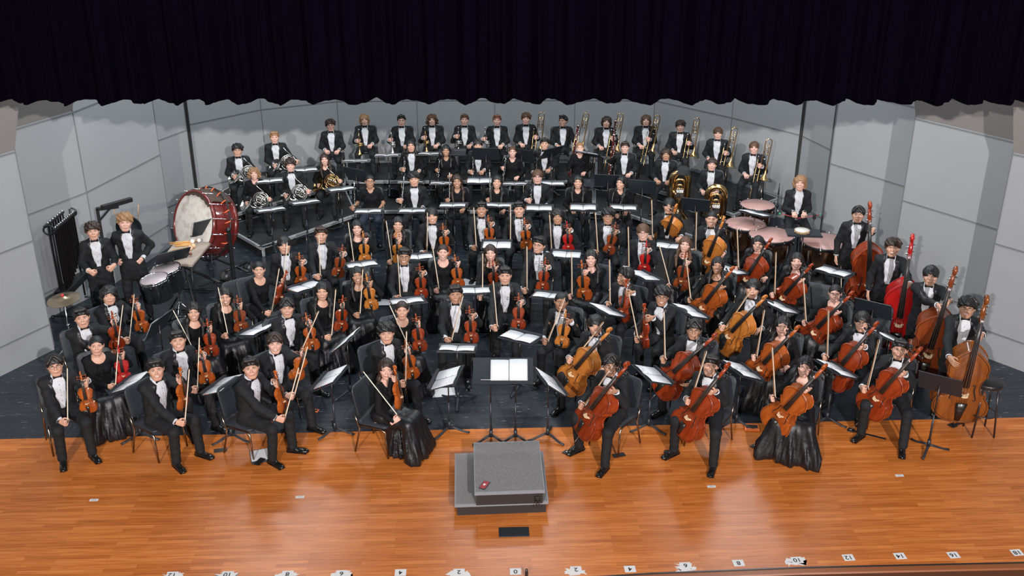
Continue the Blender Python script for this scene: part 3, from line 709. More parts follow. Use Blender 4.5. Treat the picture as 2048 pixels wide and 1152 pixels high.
# ================= winds and brass; all protos point their long axis to +z, front to -y
def keyed(name, cat, L_, r0, r1, bell, mats, keys='silver', extra=None, n=16):
    p = Proto(name, cat)
    b = MB(); pr = [(0, 0)]
    if bell: pr += [(bell, 0), (bell*.93, .004), (bell*.62, .03), (r1*1.05, .08)]
    else: pr += [(r1, 0)]
    pr += [(r1, .09 if bell else .01), ((r0+r1)/2, L_*.5), (r0, L_-.09), (r0*1.25, L_-.085), (r0*1.25, L_-.06), (r0*.9, L_-.055), (r0*.45 if mats == 'grena' else r0, L_-.0), (0, L_)]
    b.lathe(pr, 12); p.part('body', b, M[mats])
    for k in range(n):
        z = .10+(L_-.28)*k/n; a = R(-90+35*((k*7) % 3-1)); c, s_ = math.cos(a), math.sin(a); rr = r1+.003
        b = MB(); b.lathe([(0, 0), (.0075, 0), (.0075, .004), (0, .005)], 8, 0, (c*rr, s_*rr, z), frame((c, s_, 0)))
        if k % 2: b.tube([(c*(rr+.002), s_*(rr+.002), z), (c*(rr+.003)+.006, s_*(rr+.003), z+.04)], .0018, 5)
        p.part('key', b, M[keys])
    if extra: extra(p)
    return p
W_ = {}
W_['clarinet'] = keyed('clarinet', 'clarinet', .66, .013, .014, .038, 'grena')
W_['oboe'] = keyed('oboe', 'oboe', .64, .009, .012, .022, 'grena')
W_['flute'] = keyed('flute', 'flute', .67, .0095, .0095, None, 'silver')
def bsn():
    p = Proto('bassoon', 'bassoon'); d = .024
    p.part('long_joint', MB().lathe([(0, .0), (.030, .0), (.030, .40), (.022, .42), (.020, 1.0), (.024, 1.02), (.024, 1.05), (.019, 1.06), (.020, 1.28), (.027, 1.30), (.027, 1.34), (0, 1.34)], 14, 0, (-.012, 0, 0)), M['bassoonw'])
    p.part('wing_joint', MB().lathe([(0, .40), (.020, .40), (.018, .88), (0, .88)], 12, 0, (.030, -.006, 0)), M['bassoonw'])
    for z in (.02, .40, 1.03, 1.31): p.part('band', MB().lathe([(.0, z), (.0315 if z < .5 else .0275, z), (.0315 if z < .5 else .0275, z+.018), (0, z+.018)], 14, 0, (-.012, 0, 0)), M['silver'])
    p.part('bocal', MB().tube([(.030, 0, .88), (.03, -.02, .98), (.05, -.10, 1.02), (.07, -.20, .98), (.07, -.26, .93)], .004, 6), M['silver'])
    for k in range(16):
        z = .08+.075*k; x = .03*math.sin(k*2.1); p.part('key', MB().ball((x, -.032, z), (.012, .006, .012), 0, 8).tube([(x, -.034, z), (x*.6, -.036, z+.06)], .003, 5), M['silver'])
    return p
W_['bassoon'] = bsn()
def circ(c, r, a0, a1, n=14, y=0):
    return [(c[0]+r*math.cos(R(a)), y, c[1]+r*math.sin(R(a))) for a in np.linspace(a0, a1, n)]
def trumpet(m):
    p = Proto('trumpet', 'trumpet')          # bell down at z=0, mouthpiece on top
    p.part('bell', MB().tube([(0, 0, 0), (0, 0, .012), (0, 0, .035), (0, 0, .08), (0, 0, .16), (0, 0, .40)], [.061, .050, .034, .018, .010, .0065], 18, caps=False), M[m])
    p.part('tubing', MB().tube([(0, 0, .40)]+[(0, -.025+.025*math.cos(R(a)), .40+.025*math.sin(R(a))) for a in range(0, 181, 30)]+[(0, -.05, .16)], .006, 8)
           .tube([(0, -.05, .16)]+[(0, -.075+.025*math.cos(R(a)), .14-.025*math.sin(R(a))) for a in range(0, 181, 30)][1:]+[(0, -.10, .40), (0, -.10, .47)], .0058, 8), M[m])
    for k in range(3): p.part('valve', MB().lathe([(0, 0), (.0095, 0), (.0095, .11), (.004, .112), (.004, .125), (.009, .127), (0, .129)], 10, 0, (-.055, -.05, .20+.024*k), frame((1, 0, 0))), M[m])
    p.part('mouthpiece', MB().tube([(0, -.10, .47), (0, -.10, .50), (0, -.10, .53), (0, -.10, .545)], [.005, .006, .010, .013], 10), M['silver'])
    return p
W_['trumpet_gold'] = trumpet('brass'); W_['trumpet_silver'] = trumpet('silver')
def trombone():
    p = Proto('trombone', 'trombone')        # slide foot at z=0, tuning bow at top, bell pointing down in front-right
    p.part('slide', MB().tube([(-.04, 0, 1.02), (-.04, 0, .06)]+[(0-.04*math.cos(R(a)), 0, .05-.04*math.sin(R(a))) for a in range(0, 181, 30)]+[(.04, 0, .06), (.04, 0, 1.0)], .0075, 8), M['brass'])
    p.part('slide_brace', MB().tube([(-.04, 0, .88), (.04, 0, .88)], .006, 6).tube([(-.04, 0, .70), (.04, 0, .70)], .006, 6), M['silver'])
    p.part('bell', MB().tube([(.17, -.01, .62), (.17, -.01, .632), (.17, -.01, .67), (.17, -.01, .74), (.17, -.01, .86), (.17, -.01, 1.30)], [.107, .088, .055, .028, .016, .010], 22, caps=False), M['brass'])
    b = MB(); b.tube([(.17, -.01, 1.30)]+[(.105+.065*math.cos(R(a)), -.01, 1.42+.065*math.sin(R(a))) for a in range(0, 181, 20)]+[(.04, -.01, 1.0), (.04, 0, .95)], .0095, 8)
    p.part('tuning_slide', b, M['brass'])
    p.part('bell_brace', MB().tube([(.04, 0, 1.05), (.17, -.01, 1.05)], .005, 6).tube([(.04, 0, 1.30), (.17, 0, 1.30)], .005, 6), M['silver'])
    b = MB(); b.tube(circ((.105, 1.20), .042, 90, 430, 22, .02), .007, 8).tube([(.075, .02, 1.12), (.075, .02, 1.40)], .007, 8).tube([(.135, .02, 1.12), (.135, .02, 1.40)], .007, 8)
    p.part('valve_tubing', b, M['brass'])
    p.part('mouthpiece', MB().tube([(-.04, 0, 1.02), (-.04, 0, 1.05), (-.04, 0, 1.08), (-.04, 0, 1.10)], [.008, .007, .011, .014], 10), M['silver'])
    return p
W_['trombone'] = trombone()
def horn(m):
    p = Proto('french_horn', 'french horn')     # centre of coil at origin, facing -y, bell to -x low
    b = MB(); b.tube(circ((0, 0), .145, -150, 200, 40), .0085, 8).tube(circ((0, 0), .118, -100, 230, 34, .006), .0075, 8)
    p.part('outer_coil', b, M[m])
    b = MB()
    for i in range(5): x = -.07+.035*i; b.tube([(x, -.018, -.09), (x, -.020, .08)], .006, 6)
    for i in range(5): z = -.07+.032*i; b.tube([(-.09, -.006, z), (.09, -.006, z)], .006, 6)
    b.tube(circ((-.02, .02), .07, 0, 340, 22, -.012), .007, 6); b.tube(circ((.04, -.03), .05, 0, 340, 20, -.026), .007, 6)
    p.part('slides', b, M[m])
    for k in range(4): p.part('rotor', MB().lathe([(0, 0), (.018, 0), (.018, .03), (0, .032)], 12, 0, (-.05+.04*k, -.02, .045-.012*k), frame((0, -1, 0))), M['silver'])
    p.part('bell', MB().tube([(-.05, .0, -.14), (-.10, .01, -.155), (-.16, .015, -.15), (-.21, .015, -.125), (-.245, .01, -.10), (-.262, .005, -.088), (-.268, 0, -.084)], [.010, .016, .026, .045, .082, .130, .152], 24, caps=False), M[m])
    p.part('leadpipe', MB().tube([(.10, -.01, .10), (.02, -.02, .17), (-.06, -.03, .23), (-.12, -.035, .29)], [.006, .005, .005, .010], 8), M['silver'])
    return p
W_['horn_silver'] = horn('silver'); W_['horn_gold'] = horn('brass')
def tuba():
    p = Proto('tuba', 'tuba')                   # bell down on the floor, big bow on top
    p.part('bell', MB().tube([(0, 0, 0), (0, 0, .012), (0, 0, .05), (0, 0, .13), (0, 0, .26), (0, 0, .42)], [.20, .185, .14, .10, .075, .062], 28, caps=False), M['brass'])
    def U(x, z0, z1, r_, rad0, rad1, y=0, n=16):
        pts = [(-x, y, z0)]+[(-x*math.cos(R(a)), y, z1+x*math.sin(R(a))) for a in np.linspace(0, 180, n)]+[(x, y, z0)]
        return pts, np.linspace(rad0, rad1, len(pts))
    pts, rr = U(.155, .34, .74, 0, .062, .050)
    p.part('top_bow', MB().tube([(0, 0, .40), (-.06, 0, .46), (-.13, 0, .50)], [.062, .062, .062], 14).tube(pts, rr, 16), M['brass'])
    for x, z0, z1, ra, y in ((.085, .38, .68, .028, -.03), (.045, .40, .62, .020, -.06)):
        pts, rr = U(x, z0, z1, 0, ra, ra*.85, y); p.part('branch', MB().tube(pts, rr, 12), M['brass'])
    p.part('bottom_bow', MB().tube([(.155, 0, .36)]+[(.105+.05*math.cos(R(a)), -.01, .34-.05*math.sin(R(a))) for a in range(0, 181, 30)]+[(.055, -.02, .40)], .045, 12), M['brass'])
    for k in range(4): p.part('valve', MB().lathe([(0, 0), (.017, 0), (.017, .16), (.006, .162), (.006, .18), (.014, .182), (0, .185)], 12, 0, (-.05+.036*k, -.105, .42), None), M['silver'])
    for k in range(5): p.part('valve_slide', MB().tube([(-.10, -.085, .60-.045*k), (.06, -.10, .60-.045*k)]+[(.06+.018*math.sin(R(a)), -.10, .582-.045*k+.018*math.cos(R(a))) for a in range(0, 181, 45)]+[(-.08, -.09, .564-.045*k)], .008, 7), M['silver' if k % 2 else 'brass'])
    return p
W_['tuba'] = tuba()
# ================= people
MIRR = np.diag([-1., 1, 1])
def build_hand(grip):
    P_, lo, h = grid((-.07, -.10, -.05), (.09, .045, .19), .0046)
    f = rc(P_, (-.022, 0, .02), (-.028, 0, .082), .0145)
    for x in (-.009, .010, .026): f = su(f, rc(P_, (x*.8, 0, .015), (x*1.05, .001, .086), .0155), .012)
    f = su(f, ell(P_, (0, 0, -.02), (.028, .021, .055)), .02)
    for i, (x, l) in enumerate(((.033, .072), (.011, .080), (-.011, .075), (-.032, .060))):
        p = np.array([x, 0, .086]); a = 0
        for j, (fr_, da, r_) in enumerate(((.45, (58 if grip else 14)+3*i, .0095), (.30, (68 if grip else 24), .0085), (.25, (45 if grip else 16), .0078))):
            a += R(da); q_ = p+l*fr_*np.array([(.10 if not grip else 0)*x/.033, -math.sin(a), math.cos(a)])
            f = su(f, rc(P_, p, q_, r_, r_*.92), .0035 if j == 0 else .002); p = q_
    th = [(.026, -.004, .022), (.050, -.020, .052), (.046, -.048, .078), (.026, -.062, .088)] if grip else [(.026, -.003, .022), (.052, -.010, .050), (.064, -.018, .078), (.066, -.024, .098)]
    for (a, b_), r_ in zip(zip(th[:-1], th[1:]), (.0135, .0105, .0092)): f = su(f, rc(P_, a, b_, r_, r_*.9), .006)
    return nets(f, lo, h)
HAND = {g: build_hand(g) for g in (True, False)}
GOFF = np.array([0, -.033, .088]); ROFF = np.array([0, -.032, .055])

def build_head(fem):
    P_, lo, h = grid((-.105, -.135, -.15), (.105, .135, .15), .0062)
    X = P_[..., 0]; AX = np.stack([np.abs(X), P_[..., 1], P_[..., 2]], -1)
    f = ell(P_, (0, .018, .035), (.074, .094, .094))
    f = su(f, ell(P_, (0, -.022, -.022), (.066 if not fem else .062, .068, .084)), .03)
    f = su(f, ell(P_, (0, -.052, -.088), (.030 if not fem else .024, .026, .026)), .028)      # chin
    f = su(f, rc(AX, (.046, .005, -.045), (.020, -.045, -.092), .022 if not fem else .018), .02)     # jaw
    f = su(f, rc(AX, (.038, -.062, -.018), (.050, -.035, -.010), .018), .018)                  # cheeks
    f = su(f, rc(AX, (.012, -.083, .036), (.045, -.066, .034), .010), .012)                    # brow
    f = ss(f, ell(AX, (.031, -.092, .014), (.017, .014, .010)), .010)                          # eye sockets
    f = su(f, rc(P_, (0, -.082, .018), (0, -.106, -.018), .0065, .0105), .008)                 # nose
    f = su(f, ell(AX, (.011, -.094, -.022), (.0085, .009, .007)), .006)
    f = su(f, ell(P_, (0, -.083, -.052), (.026, .012, .017)), .010)                            # mouth mound
    f = su(f, ell(AX, (.077, .012, .005), (.009, .020, .031), ry(R(8)) if 0 else None), .006)  # ears
    f = su(f, rc(P_, (0, .03, -.06), (0, .035, -.13), .040 if not fem else .034), .012)
    return nets(f, lo, h)
HEAD = {g: build_head(g) for g in (False, True)}
def face_bits(b, smile, fem):
    """eyes, brows and mouth in head space; slots: 1 eye, 2 iris, 3 lips, 4 teeth, 5 brow"""
    for s_ in (-1, 1):
        b.ball((s_*.031, -.0835, .0135), (.0125, .008, .0062 if not smile else .0050), 1, 12)
        b.ball((s_*.031, -.0905, .0138), (.0055, .0025, .0054 if not smile else .0046), 2, 10)
        b.tube([(s_*x, y, z) for x, y, z in ((.017, -.090, .019), (.031, -.093, .0215), (.046, -.083, .018))], .0016, 5, 2)
        b.tube([(s_*x, y, z) for x, y, z in ((.014, -.0955, .031), (.028, -.096, .0365), (.046, -.082, .034))], [.0020, .0034, .0016] if not fem else [.0015, .0024, .0012], 6, 5)
        b.ball((s_*.006, -.107, -.027), (.0028, .002, .0018), 2, 6)
    w = .027 if smile else .021; up = .008 if smile else .001
    cur = lambda dz, dy, k: [(x, -.0955+dy+9.0*x*x, -.054+dz+up*(x/w)**2*1.0) for x in np.linspace(-w*k, w*k, 9)]
    if smile:
        b.tube(cur(-.001, .001, .85), [.0015, .0028, .0036, .0042, .0042, .0042, .0036, .0028, .0015], 8, 4)
        b.tube(cur(.0045, -.0005, 1), [.0015, .0026, .003, .003, .0026, .003, .003, .0026, .0015], 6, 3)
        b.tube([(x, y, z-.0070*(1-(x/w)**2)) for x, y, z in cur(-.001, -.0005, 1)], [.001, .0022, .0028, .003, .003, .003, .0028, .0022, .001], 6, 3)
    else:
        b.tube(cur(.002, -.001, 1), [.0012, .0026, .0034, .0036, .003, .0036, .0034, .0026, .0012], 6, 3)
        b.tube([(x, y, z-.005*(1-(x/w)**2)) for x, y, z in cur(0, -.001, .9)], [.0015, .003, .004, .0044, .0044, .0044, .004, .003, .0015], 6, 3)
_hair = {}
def hair_mesh(style, col):
    if (style, col) in _hair: return _hair[style, col]
    P_, lo, h = grid((-.19, -.17, -.42) if style in ('long', 'longf') else (-.17, -.17, -.24), (.19, .22, .22), .0085 if style in ('long', 'longf') else .0075)
    x, y, z = P_[..., 0], P_[..., 1], P_[..., 2]; AX = np.stack([np.abs(x), y, z], -1); ax = np.abs(x)
    wob = lambda s_, a: a*(np.sin(x*s_+1.3*np.sin(y*s_*.7))*np.sin(y*s_*1.1+2)+np.sin(z*s_*.9+x*s_))
    cap = ell(P_, (0, .020, .040), (.086, .106, .106)); jag = wob(48, .0055)+wob(110, .003); face = ell(AX, (0, -.115, -.025), (.072, .085, .094))+jag
    if style == 'short':
        f = cap-.003+wob(85, .0042); f = su(f, rc(P_, (-.045, -.065, .115), (.05, -.06, .115), .026, .022), .02)
        f = ss(f, face, .008); f = np.maximum(f, -(z+.005+(y*.75)))
    elif style == 'bangs':
        f = cap-.005+wob(70, .0022); fc = ell(AX, (0, -.125, -.045), (.072, .09, .088))+jag; f = ss(f, fc, .008); f = np.maximum(f, -(z+.020+y*.45))
    elif style == 'part':
        f = cap-.004; f = su(f, rc(AX, (.015, -.055, .135), (.070, -.070, .062), .020, .016), .015); f = f+wob(80, .002); f = ss(f, ell(AX, (0, -.12, -.038), (.067, .09, .094))+jag, .008)
        f = np.maximum(f, -(z+.015+y*.6)); f = ss(f, rc(P_, (0, -.13, .16), (0, 0, .165), .012), .012)
    elif style == 'buzz':
        f = cap+.006; f = ss(f, ell(AX, (0, -.115, -.020), (.071, .085, .090)), .006); f = np.maximum(f, -(z-.005+y*.7))
    elif style == 'curly':
        f = ell(P_, (0, .016, .058), (.104, .116, .104))+wob(95, .0065)+wob(160, .003); f = ss(f, ell(AX, (0, -.125, -.036), (.068, .09, .088))+jag, .008); f = np.maximum(f, -(z+.010+y*.6))
    elif style == 'wavy':
        f = ell(P_, (0, .018, .035), (.102, .115, .112)); f = su(f, rc(AX, (.075, .0, .0), (.078, .005, -.07), .030, .022), .03); f = su(f, rc(P_, (0, .07, .0), (0, .075, -.09), .055, .04), .03)
        f = f+wob(60, .004)+wob(120, .002); f = ss(f, ell(AX, (0, -.12, -.036), (.064, .09, .096))+jag, .010)
    elif style == 'curlylong':
        f = ell(P_, (0, .018, .035), (.110, .12, .115)); f = su(f, rc(AX, (.08, .01, .0), (.098, .02, -.06), .038, .034), .03); f = su(f, rc(P_, (0, .08, .0), (0, .085, -.09), .06, .05), .03)
        f = f+wob(90, .007)+wob(150, .003); f = ss(f, ell(AX, (0, -.125, -.028), (.060, .09, .098)), .010)
    elif style in ('long', 'longf'):
        f = cap-.003; f = su(f, rc(AX, (.068, .01, .0), (.078, .03, -.12), .026, .026), .03); f = su(f, rc(P_, (0, .07, .0), (0, .10, -.33), .058, .05), .03)
        f = su(f, rc(AX, (.078, .03, -.12), (.095, .035 if style == 'long' else -.035, -.20), .026, .028), .03)
        f = su(f, rc(AX, (.095, .035 if style == 'long' else -.035, -.20), (.085, .05 if style == 'long' else -.10, -.36), .028, .016), .03)
        f = f+.0025*np.sin(x*170+np.sin(z*20)*2)+wob(40, .003); f = ss(f, ell(AX, (0, -.12, -.030), (.065, .088, .110)), .010); f = ss(f, rc(P_, (0, -.12, .145), (0, .02, .152), .008), .01)
        f = ss(f, rc(P_, (0, -.03, -.10), (0, -.05, -.30), .070, .070), .01)
    elif style == 'tied':
        f = cap+.004; f = su(f, ell(P_, (0, .125, .01), (.034, .034, .04)), .02); f = su(f, rc(P_, (0, .135, .0), (0, .13, -.14), .026, .014), .015)
        f = ss(f, ell(AX, (0, -.115, -.014), (.072, .085, .094)), .010); f = np.maximum(f, -(z+.012+y*.55+np.where(y > .10, -.3, 0)))
    V, Q = nets(f, lo, h); b = MB(); b.addq(V, Q); _hair[style, col] = b.mesh('hair', M[col]); return _hair[style, col]
def shoe_mesh():
    P_, lo, h = grid((-.06, -.23, -.005), (.06, .10, .13), .008)
    f = rc(P_, (0, .045, .035), (0, -.04, .04), .040, .040); f = su(f, ell(P_, (0, -.125, .025), (.046, .082, .034)), .03); f = su(f, rc(P_, (0, .02, .05), (0, .03, .11), .038, .040), .02)
    f = np.maximum(f, .004-P_[..., 2]); V, Q = nets(f, lo, h); b = MB(); b.addq(V, Q); b.box((0, -.06, .006), (.085, .24, .012)); b.box((0, .045, .012), (.072, .07, .024)); return b.mesh('shoe', M['shoe'])
SHOE = shoe_mesh()
def glasses_mesh():
    b = MB()
    for s_ in (-1, 1):
        b.tube([(s_*.033+.023*math.cos(t), -.103+.004*abs(math.cos(t)), .012+.018*math.sin(t)) for t in np.linspace(0, 2*math.pi, 16, endpoint=False)], .0019, 5, closed=True)
        b.tube([(s_*.056, -.099, .016), (s_*.074, -.06, .018), (s_*.080, .01, .018)], .0018, 5)
    b.tube([(-.010, -.104, .015), (.010, -.104, .015)], .0019, 5); return b.mesh('glasses', M['glassf'])
GLS = glasses_mesh()
def ik(Sh, Wr, L1, L2, pole):
    d = Wr-Sh; D = np.linalg.norm(d); u = d/D
    if D > (L1+L2)*.985: k = D/((L1+L2)*.985); L1 *= k; L2 *= k
    if D < abs(L1-L2)+.05: L1 = L2 = max(L1, L2)
    a = (L1*L1-L2*L2+D*D)/(2*D); hh = math.sqrt(max(L1*L1-a*a, 0)); p = pole-np.dot(pole, u)*u
    return Sh+u*a+nrm(p)*hh
HA = [-.14, -.04, .06, .20, .34, .42, .48, .52, .56]
TA = {0: [.185, .178, .160, .158, .176, .176, .140, .092, .06], 1: [.195, .185, .150, .132, .152, .160, .125, .075, .05]}
TB = {0: [.155, .145, .125, .122, .128, .118, .095, .075, .06], 1: [.150, .135, .108, .100, .112, .105, .080, .060, .05]}
def torso(Q, fem, off):
    h = Q[..., 2]; a = np.interp(h, HA, TA[fem])+off; b = np.interp(h, HA, TB[fem])+off
    e = np.sqrt((Q[..., 0]/a)**2+(Q[..., 1]/b)**2)
    return (e-1)*np.minimum(a, b)
NP = 0
def person(label, hx, hy, yaw, attire='tux', hair='short', hc='hk', skin='skL', z0=0.0, stance='sit', smile=0, glasses=0,
           L=None, Rh=None, spread=.13, look=None, roll=None, lean=.05, size=None, legs=None, fdist=0.0, group=None):
    """hx, hy: head centre pixel; L, Rh: (grip?, world point, thumb axis or None) or None for a hand on the thigh"""
    global NP; NP += 1
    rr = np.random.default_rng(NP*13+5)
    fem = 1 if attire in ('dress', 'top', 'polo') else 0
    s = size or (.955 if fem or attire == 'tuxf' else 1.0)*(.94 if z0 > 0 else 1)
    hz = {'sit': .53, 'stand': .93, 'perch': .74}[stance]
    O = np.array([0, .02, hz]); N0 = np.array([0, .02-lean, hz+.525]); T = frame(N0-O)
    tw = lambda x, y, z: O+T@np.array([x, y, z])
    Hc = N0+np.array([0, -.038, .122])
    Hw = px(hx, hy, z0+Hc[2]*s); a = R(yaw); Rz = rz(a)
    base = np.array([Hw.x, Hw.y, z0])-Rz@np.array([0, Hc[1], 0])*s
    MW = mtx(Rz, base, s); inv = lambda p: Rz.T@(np.asarray(p, float)-base)/s; invd = lambda v: Rz.T@nrm(v)
    # head orientation: towards the camera unless told otherwise
    ly = (-yaw+math.degrees(math.atan2(-Hw.x, Hw.y))) if look is None else look-yaw
    ly = max(-72, min(72, ly)); roll = rr.uniform(-5, 5) if roll is None else roll
    Rh_ = rz(R(ly))@rx(R(-13+rr.uniform(-3, 3)))@ry(R(roll))
    hs = 1.12 if not fem else 1.10
    wv = 1+rr.uniform(-.035, .035); hs *= .95 if z0 > 0 else 1; HM = Rh_@np.diag([hs*wv*1.04, hs, hs*(.925+rr.uniform(-.02, .02))])
    # arms
    res = {}
    for sd, spec in ((1, L), (-1, Rh)):
        Sh = tw(sd*(.155 if not fem else .143), 0, .445)
        if spec is None:
            tp = np.array([sd*(spread*.9), -.27, hz+.115]) if stance != 'stand' else np.array([sd*.21, -.03, .80])
            if stance == 'stand': Zd = np.array([0, -.1, -1.]); Td = np.array([0, -1., 0])
            else: tp += rr.uniform(-.025, .025, 3)*np.array([1, 1, 0]); Zd = nrm([-sd*.45, -1, -.12]); Td = np.array([-sd*1., -.4, .0])
            g = False
        else:
            g, wp, ax_ = spec[0], inv(spec[1]), spec[2]
            el = Sh+np.array([sd*.13, .03, -.27]); Zd = nrm(wp-el) if len(spec) < 4 or spec[3] is None else invd(spec[3])
            Td = invd(ax_) if ax_ is not None else np.array([-sd*1., -.2, 0])
        if g: Xd = nrm(Td); Zd = nrm(Zd-np.dot(Zd, Xd)*Xd)
        else: Zd = nrm(Zd); Xd = nrm(Td-np.dot(Td, Zd)*Zd)
        Xr = Xd if sd < 0 else -Xd; Yd = np.cross(Zd, Xr); Hr = np.stack([Xr, Yd, Zd], 1)
        off = (GOFF if g else ROFF)*np.array([1, 1, 1.])
        wp_ = tp if spec is None else wp
        Wr = wp_-Hr@(off*np.array([-1 if sd > 0 else 1, 1, 1]))
        El = ik(Sh, Wr, .285, .255, np.array([sd*.42, .35, -1.]))
        res[sd] = (Sh, El, Wr, Hr, g)
        if np.linalg.norm(Wr-Sh) > .62: print('REACH', label[:50], 'L' if sd > 0 else 'R', round(float(np.linalg.norm(Wr-Sh)), 2), np.round(wp_, 2))
    # legs
    LG = {}
    for sd in (1, -1):
        j = rr.uniform(-.03, .03)
        if stance == 'stand': LG[sd] = (np.array([sd*.09, .02, .90]), np.array([sd*.12, -.01, .50]), np.array([sd*.14, .03, .09]))
        elif stance == 'perch': LG[sd] = (np.array([sd*.09, 0, .74]), np.array([sd*.17, -.36, .62]), np.array([sd*.15, -.30, .24]))
        else:
            kx = sd*(spread+.02)+j; LG[sd] = (np.array([sd*.09, 0, .505]), np.array([kx, -.42, .50+abs(j)*.3]), np.array([kx*1.05, -.42-(.06 if sd > 0 else -.03)+j*2, .085]))
        if legs and sd in legs: LG[sd] = (LG[sd][0], np.array(legs[sd][0]), np.array(legs[sd][1]))
    root = link('person', None, None, MW); tag(root, label, 'person', group)
    # ---- body: one continuous surface
    lo = np.min([np.min([LG[k][i] for i in range(3)], 0) for k in LG]+[np.min([res[k][i] for i in range(3)], 0) for k in res], 0)-.10
    hi = np.max([np.max([LG[k][i] for i in range(3)], 0) for k in LG]+[np.max([res[k][i] for i in range(3)], 0) for k in res]+[Hc], 0)+.06
    lo[2] = max(lo[2], 0)
    P_, g0, gh = grid(lo, hi, .018); Q = (P_-O)@T
    f = np.maximum(torso(Q, fem, (-.022 if stance == 'sit' else -.034) if not fem else -.004), np.maximum(Q[..., 2]-.53, -.10-Q[..., 2]))
    f = su(f, rc(P_, tw(0, .005, .46), Hc+Rh_@np.array([0, .035, -.06]), .052 if not fem else .045, .045 if not fem else .039), .02)
    ar = .042 if not fem else .040
    for sd in (1, -1):
        Sh, El, Wr, Hr, g = res[sd]
        f = su(f, rc(P_, tw(sd*.05, 0, .455), Sh, ar+.004, ar), .03); f = su(f, rc(P_, Sh, El, ar, ar*.85), .02); f = su(f, rc(P_, El, Wr, ar*.9, .026), .015)
        f = su(f, rc(P_, LG[sd][0], LG[sd][1], .070, .05), .03); f = su(f, rc(P_, LG[sd][1], LG[sd][2], .048, .034), .02)
    V, Qd = nets(f, g0, gh); B = MB(); B.addq(V, Qd)
    hv, hq = HEAD[bool(fem or attire == 'tuxf')]; B.addq(hv@HM.T+Hc, hq)
    k0 = len(B.v); face_bits(B, smile, fem or attire == 'tuxf')
    for i in range(k0, len(B.v)): B.v[i] = B.v[i]@HM.T+Hc
    for sd in (1, -1):
        Sh, El, Wr, Hr, g = res[sd]; v, q = HAND[g]; hs2 = .97 if not fem else .88
        if sd > 0: v = v@MIRR; q = q[:, ::-1]
        B.addq(v*hs2@Hr.T+Wr, q)
    bo = link('body', B.mesh('body', [M[skin], M['eye'], M['iris'], M['lips'], M['teeth'], M[hc]]), root)
    # ---- hair, glasses
    HMx = mtx(HM, Hc); link('hair', hair_mesh(hair, hc), root, HMx)
    if glasses: link('glasses', GLS, root, HMx)
    # ---- jacket or top
    ph = rr.uniform(0, 6, 4)
    def top_grid(h_, low):
        pts = np.array([res[k][i] for k in res for i in range(3)]); l_ = np.minimum(pts.min(0)-.08, [-.26, -.20, O[2]+low]); u_ = np.maximum(pts.max(0)+.08, [.26, .20, N0[2]+.05])
        P2, a0, a1 = grid(l_, u_, h_); return P2, a0, a1, (P2-O)@T
    wr = lambda P2, am: am*(np.sin(P2[..., 0]*38+ph[0])*np.sin(P2[..., 2]*46+ph[1])+np.sin(P2[..., 1]*52+P2[..., 2]*31+ph[2]))
    if attire in ('tux', 'tuxf', 'suit'):
        P2, g0, gh = (lambda t_: (t_[0], t_[1], t_[2]))(top_grid(.0125, -.15 if stance != 'stand' else -.30)); Q = (P2-O)@T; k_ = 1 if attire == 'tuxf' else 0; d0 = -.012 if k_ else .004
        f = torso(Q, k_, .006+(.01 if k_ else 0)); f = np.maximum(f, np.maximum(Q[..., 2]-.525, (-.135 if stance != 'stand' else -.26)-Q[..., 2]))
        hh = Q[..., 2]; w = np.interp(hh, [-.14, .02, .10, .16, .30, .44, .50, .56], [.10, .045, .028, .035, .062, .072, .062, .055])
        dv = np.maximum(np.abs(Q[..., 0])-w, Q[..., 1]+.02); f = np.maximum(f, -dv)
        for sd in (1, -1):
            Sh, El, Wr, Hr, g = res[sd]; fw = nrm(Wr-El)
            f = su(f, rc(P2, tw(sd*.085, .01, .455), Sh+T@np.array([sd*.012, 0, .004]), .057+d0, .055+d0), .03)
            f = su(f, rc(P2, Sh, El, .058+d0, .050+d0), .025); f = su(f, rc(P2, El, Wr-fw*.035, .053+d0, .042+d0*.5), .018)
        f = f+wr(P2, .0035)
        V, Qd = nets(f, g0, gh)
        ce = (V[Qd].mean(1)-O)@T; wc = np.interp(ce[:, 2], [-.14, .02, .10, .16, .30, .44, .50, .56], [.10, .045, .028, .035, .062, .072, .062, .055])
        lap = (ce[:, 1] < -.02) & (np.abs(ce[:, 0]) < wc+.040*np.clip((ce[:, 2]-.08)/.2, 0, 1)) & (ce[:, 2] > .10)
        b = MB(); b.addq(V, Qd, lap.astype(int)); link('jacket', b.mesh('jacket', [M['tux'], M['satin']]), root)
        # shirt front, collar and cuffs
        P3, g0, gh = grid(tw(0, 0, .3)-np.array([.16, .22, .26]), tw(0, 0, .3)+np.array([.16, .10, .26]), .0125); Q = (P3-O)@T
        f = torso(Q, k_, -.008+(.01 if k_ else 0))+.0022*np.sin(Q[..., 0]*170)*np.clip((.13-np.abs(Q[..., 0]))*30, 0, 1)+.003*np.sin(Q[..., 2]*44+ph[3]+Q[..., 0]*22)
        f = np.maximum(np.maximum(f, Q[..., 1]-.02), np.maximum(Q[..., 2]-.52, (.09)-Q[..., 2])); f = np.maximum(f, np.abs(Q[..., 0])-.12)
        V, Qd = nets(f, g0, gh); b = MB(); b.addq(V, Qd)
        nr = .058 if not k_ else .050
        k0 = len(b.v); b.lathe([(nr+.022, .495), (nr+.008, .525), (nr+.004, .560), (nr-.002, .562), (nr-.002, .51)], 20, 0, (0, -.004, 0))
        for hh_ in (.20, .28, .36, .43): b.ball((0, -(np.interp(hh_, HA, TB[k_])-.004+(.01 if k_ else 0)), hh_), (.005, .003, .005), 1, 8)
        for i in range(k0, len(b.v)): b.v[i] = b.v[i]@T.T+O
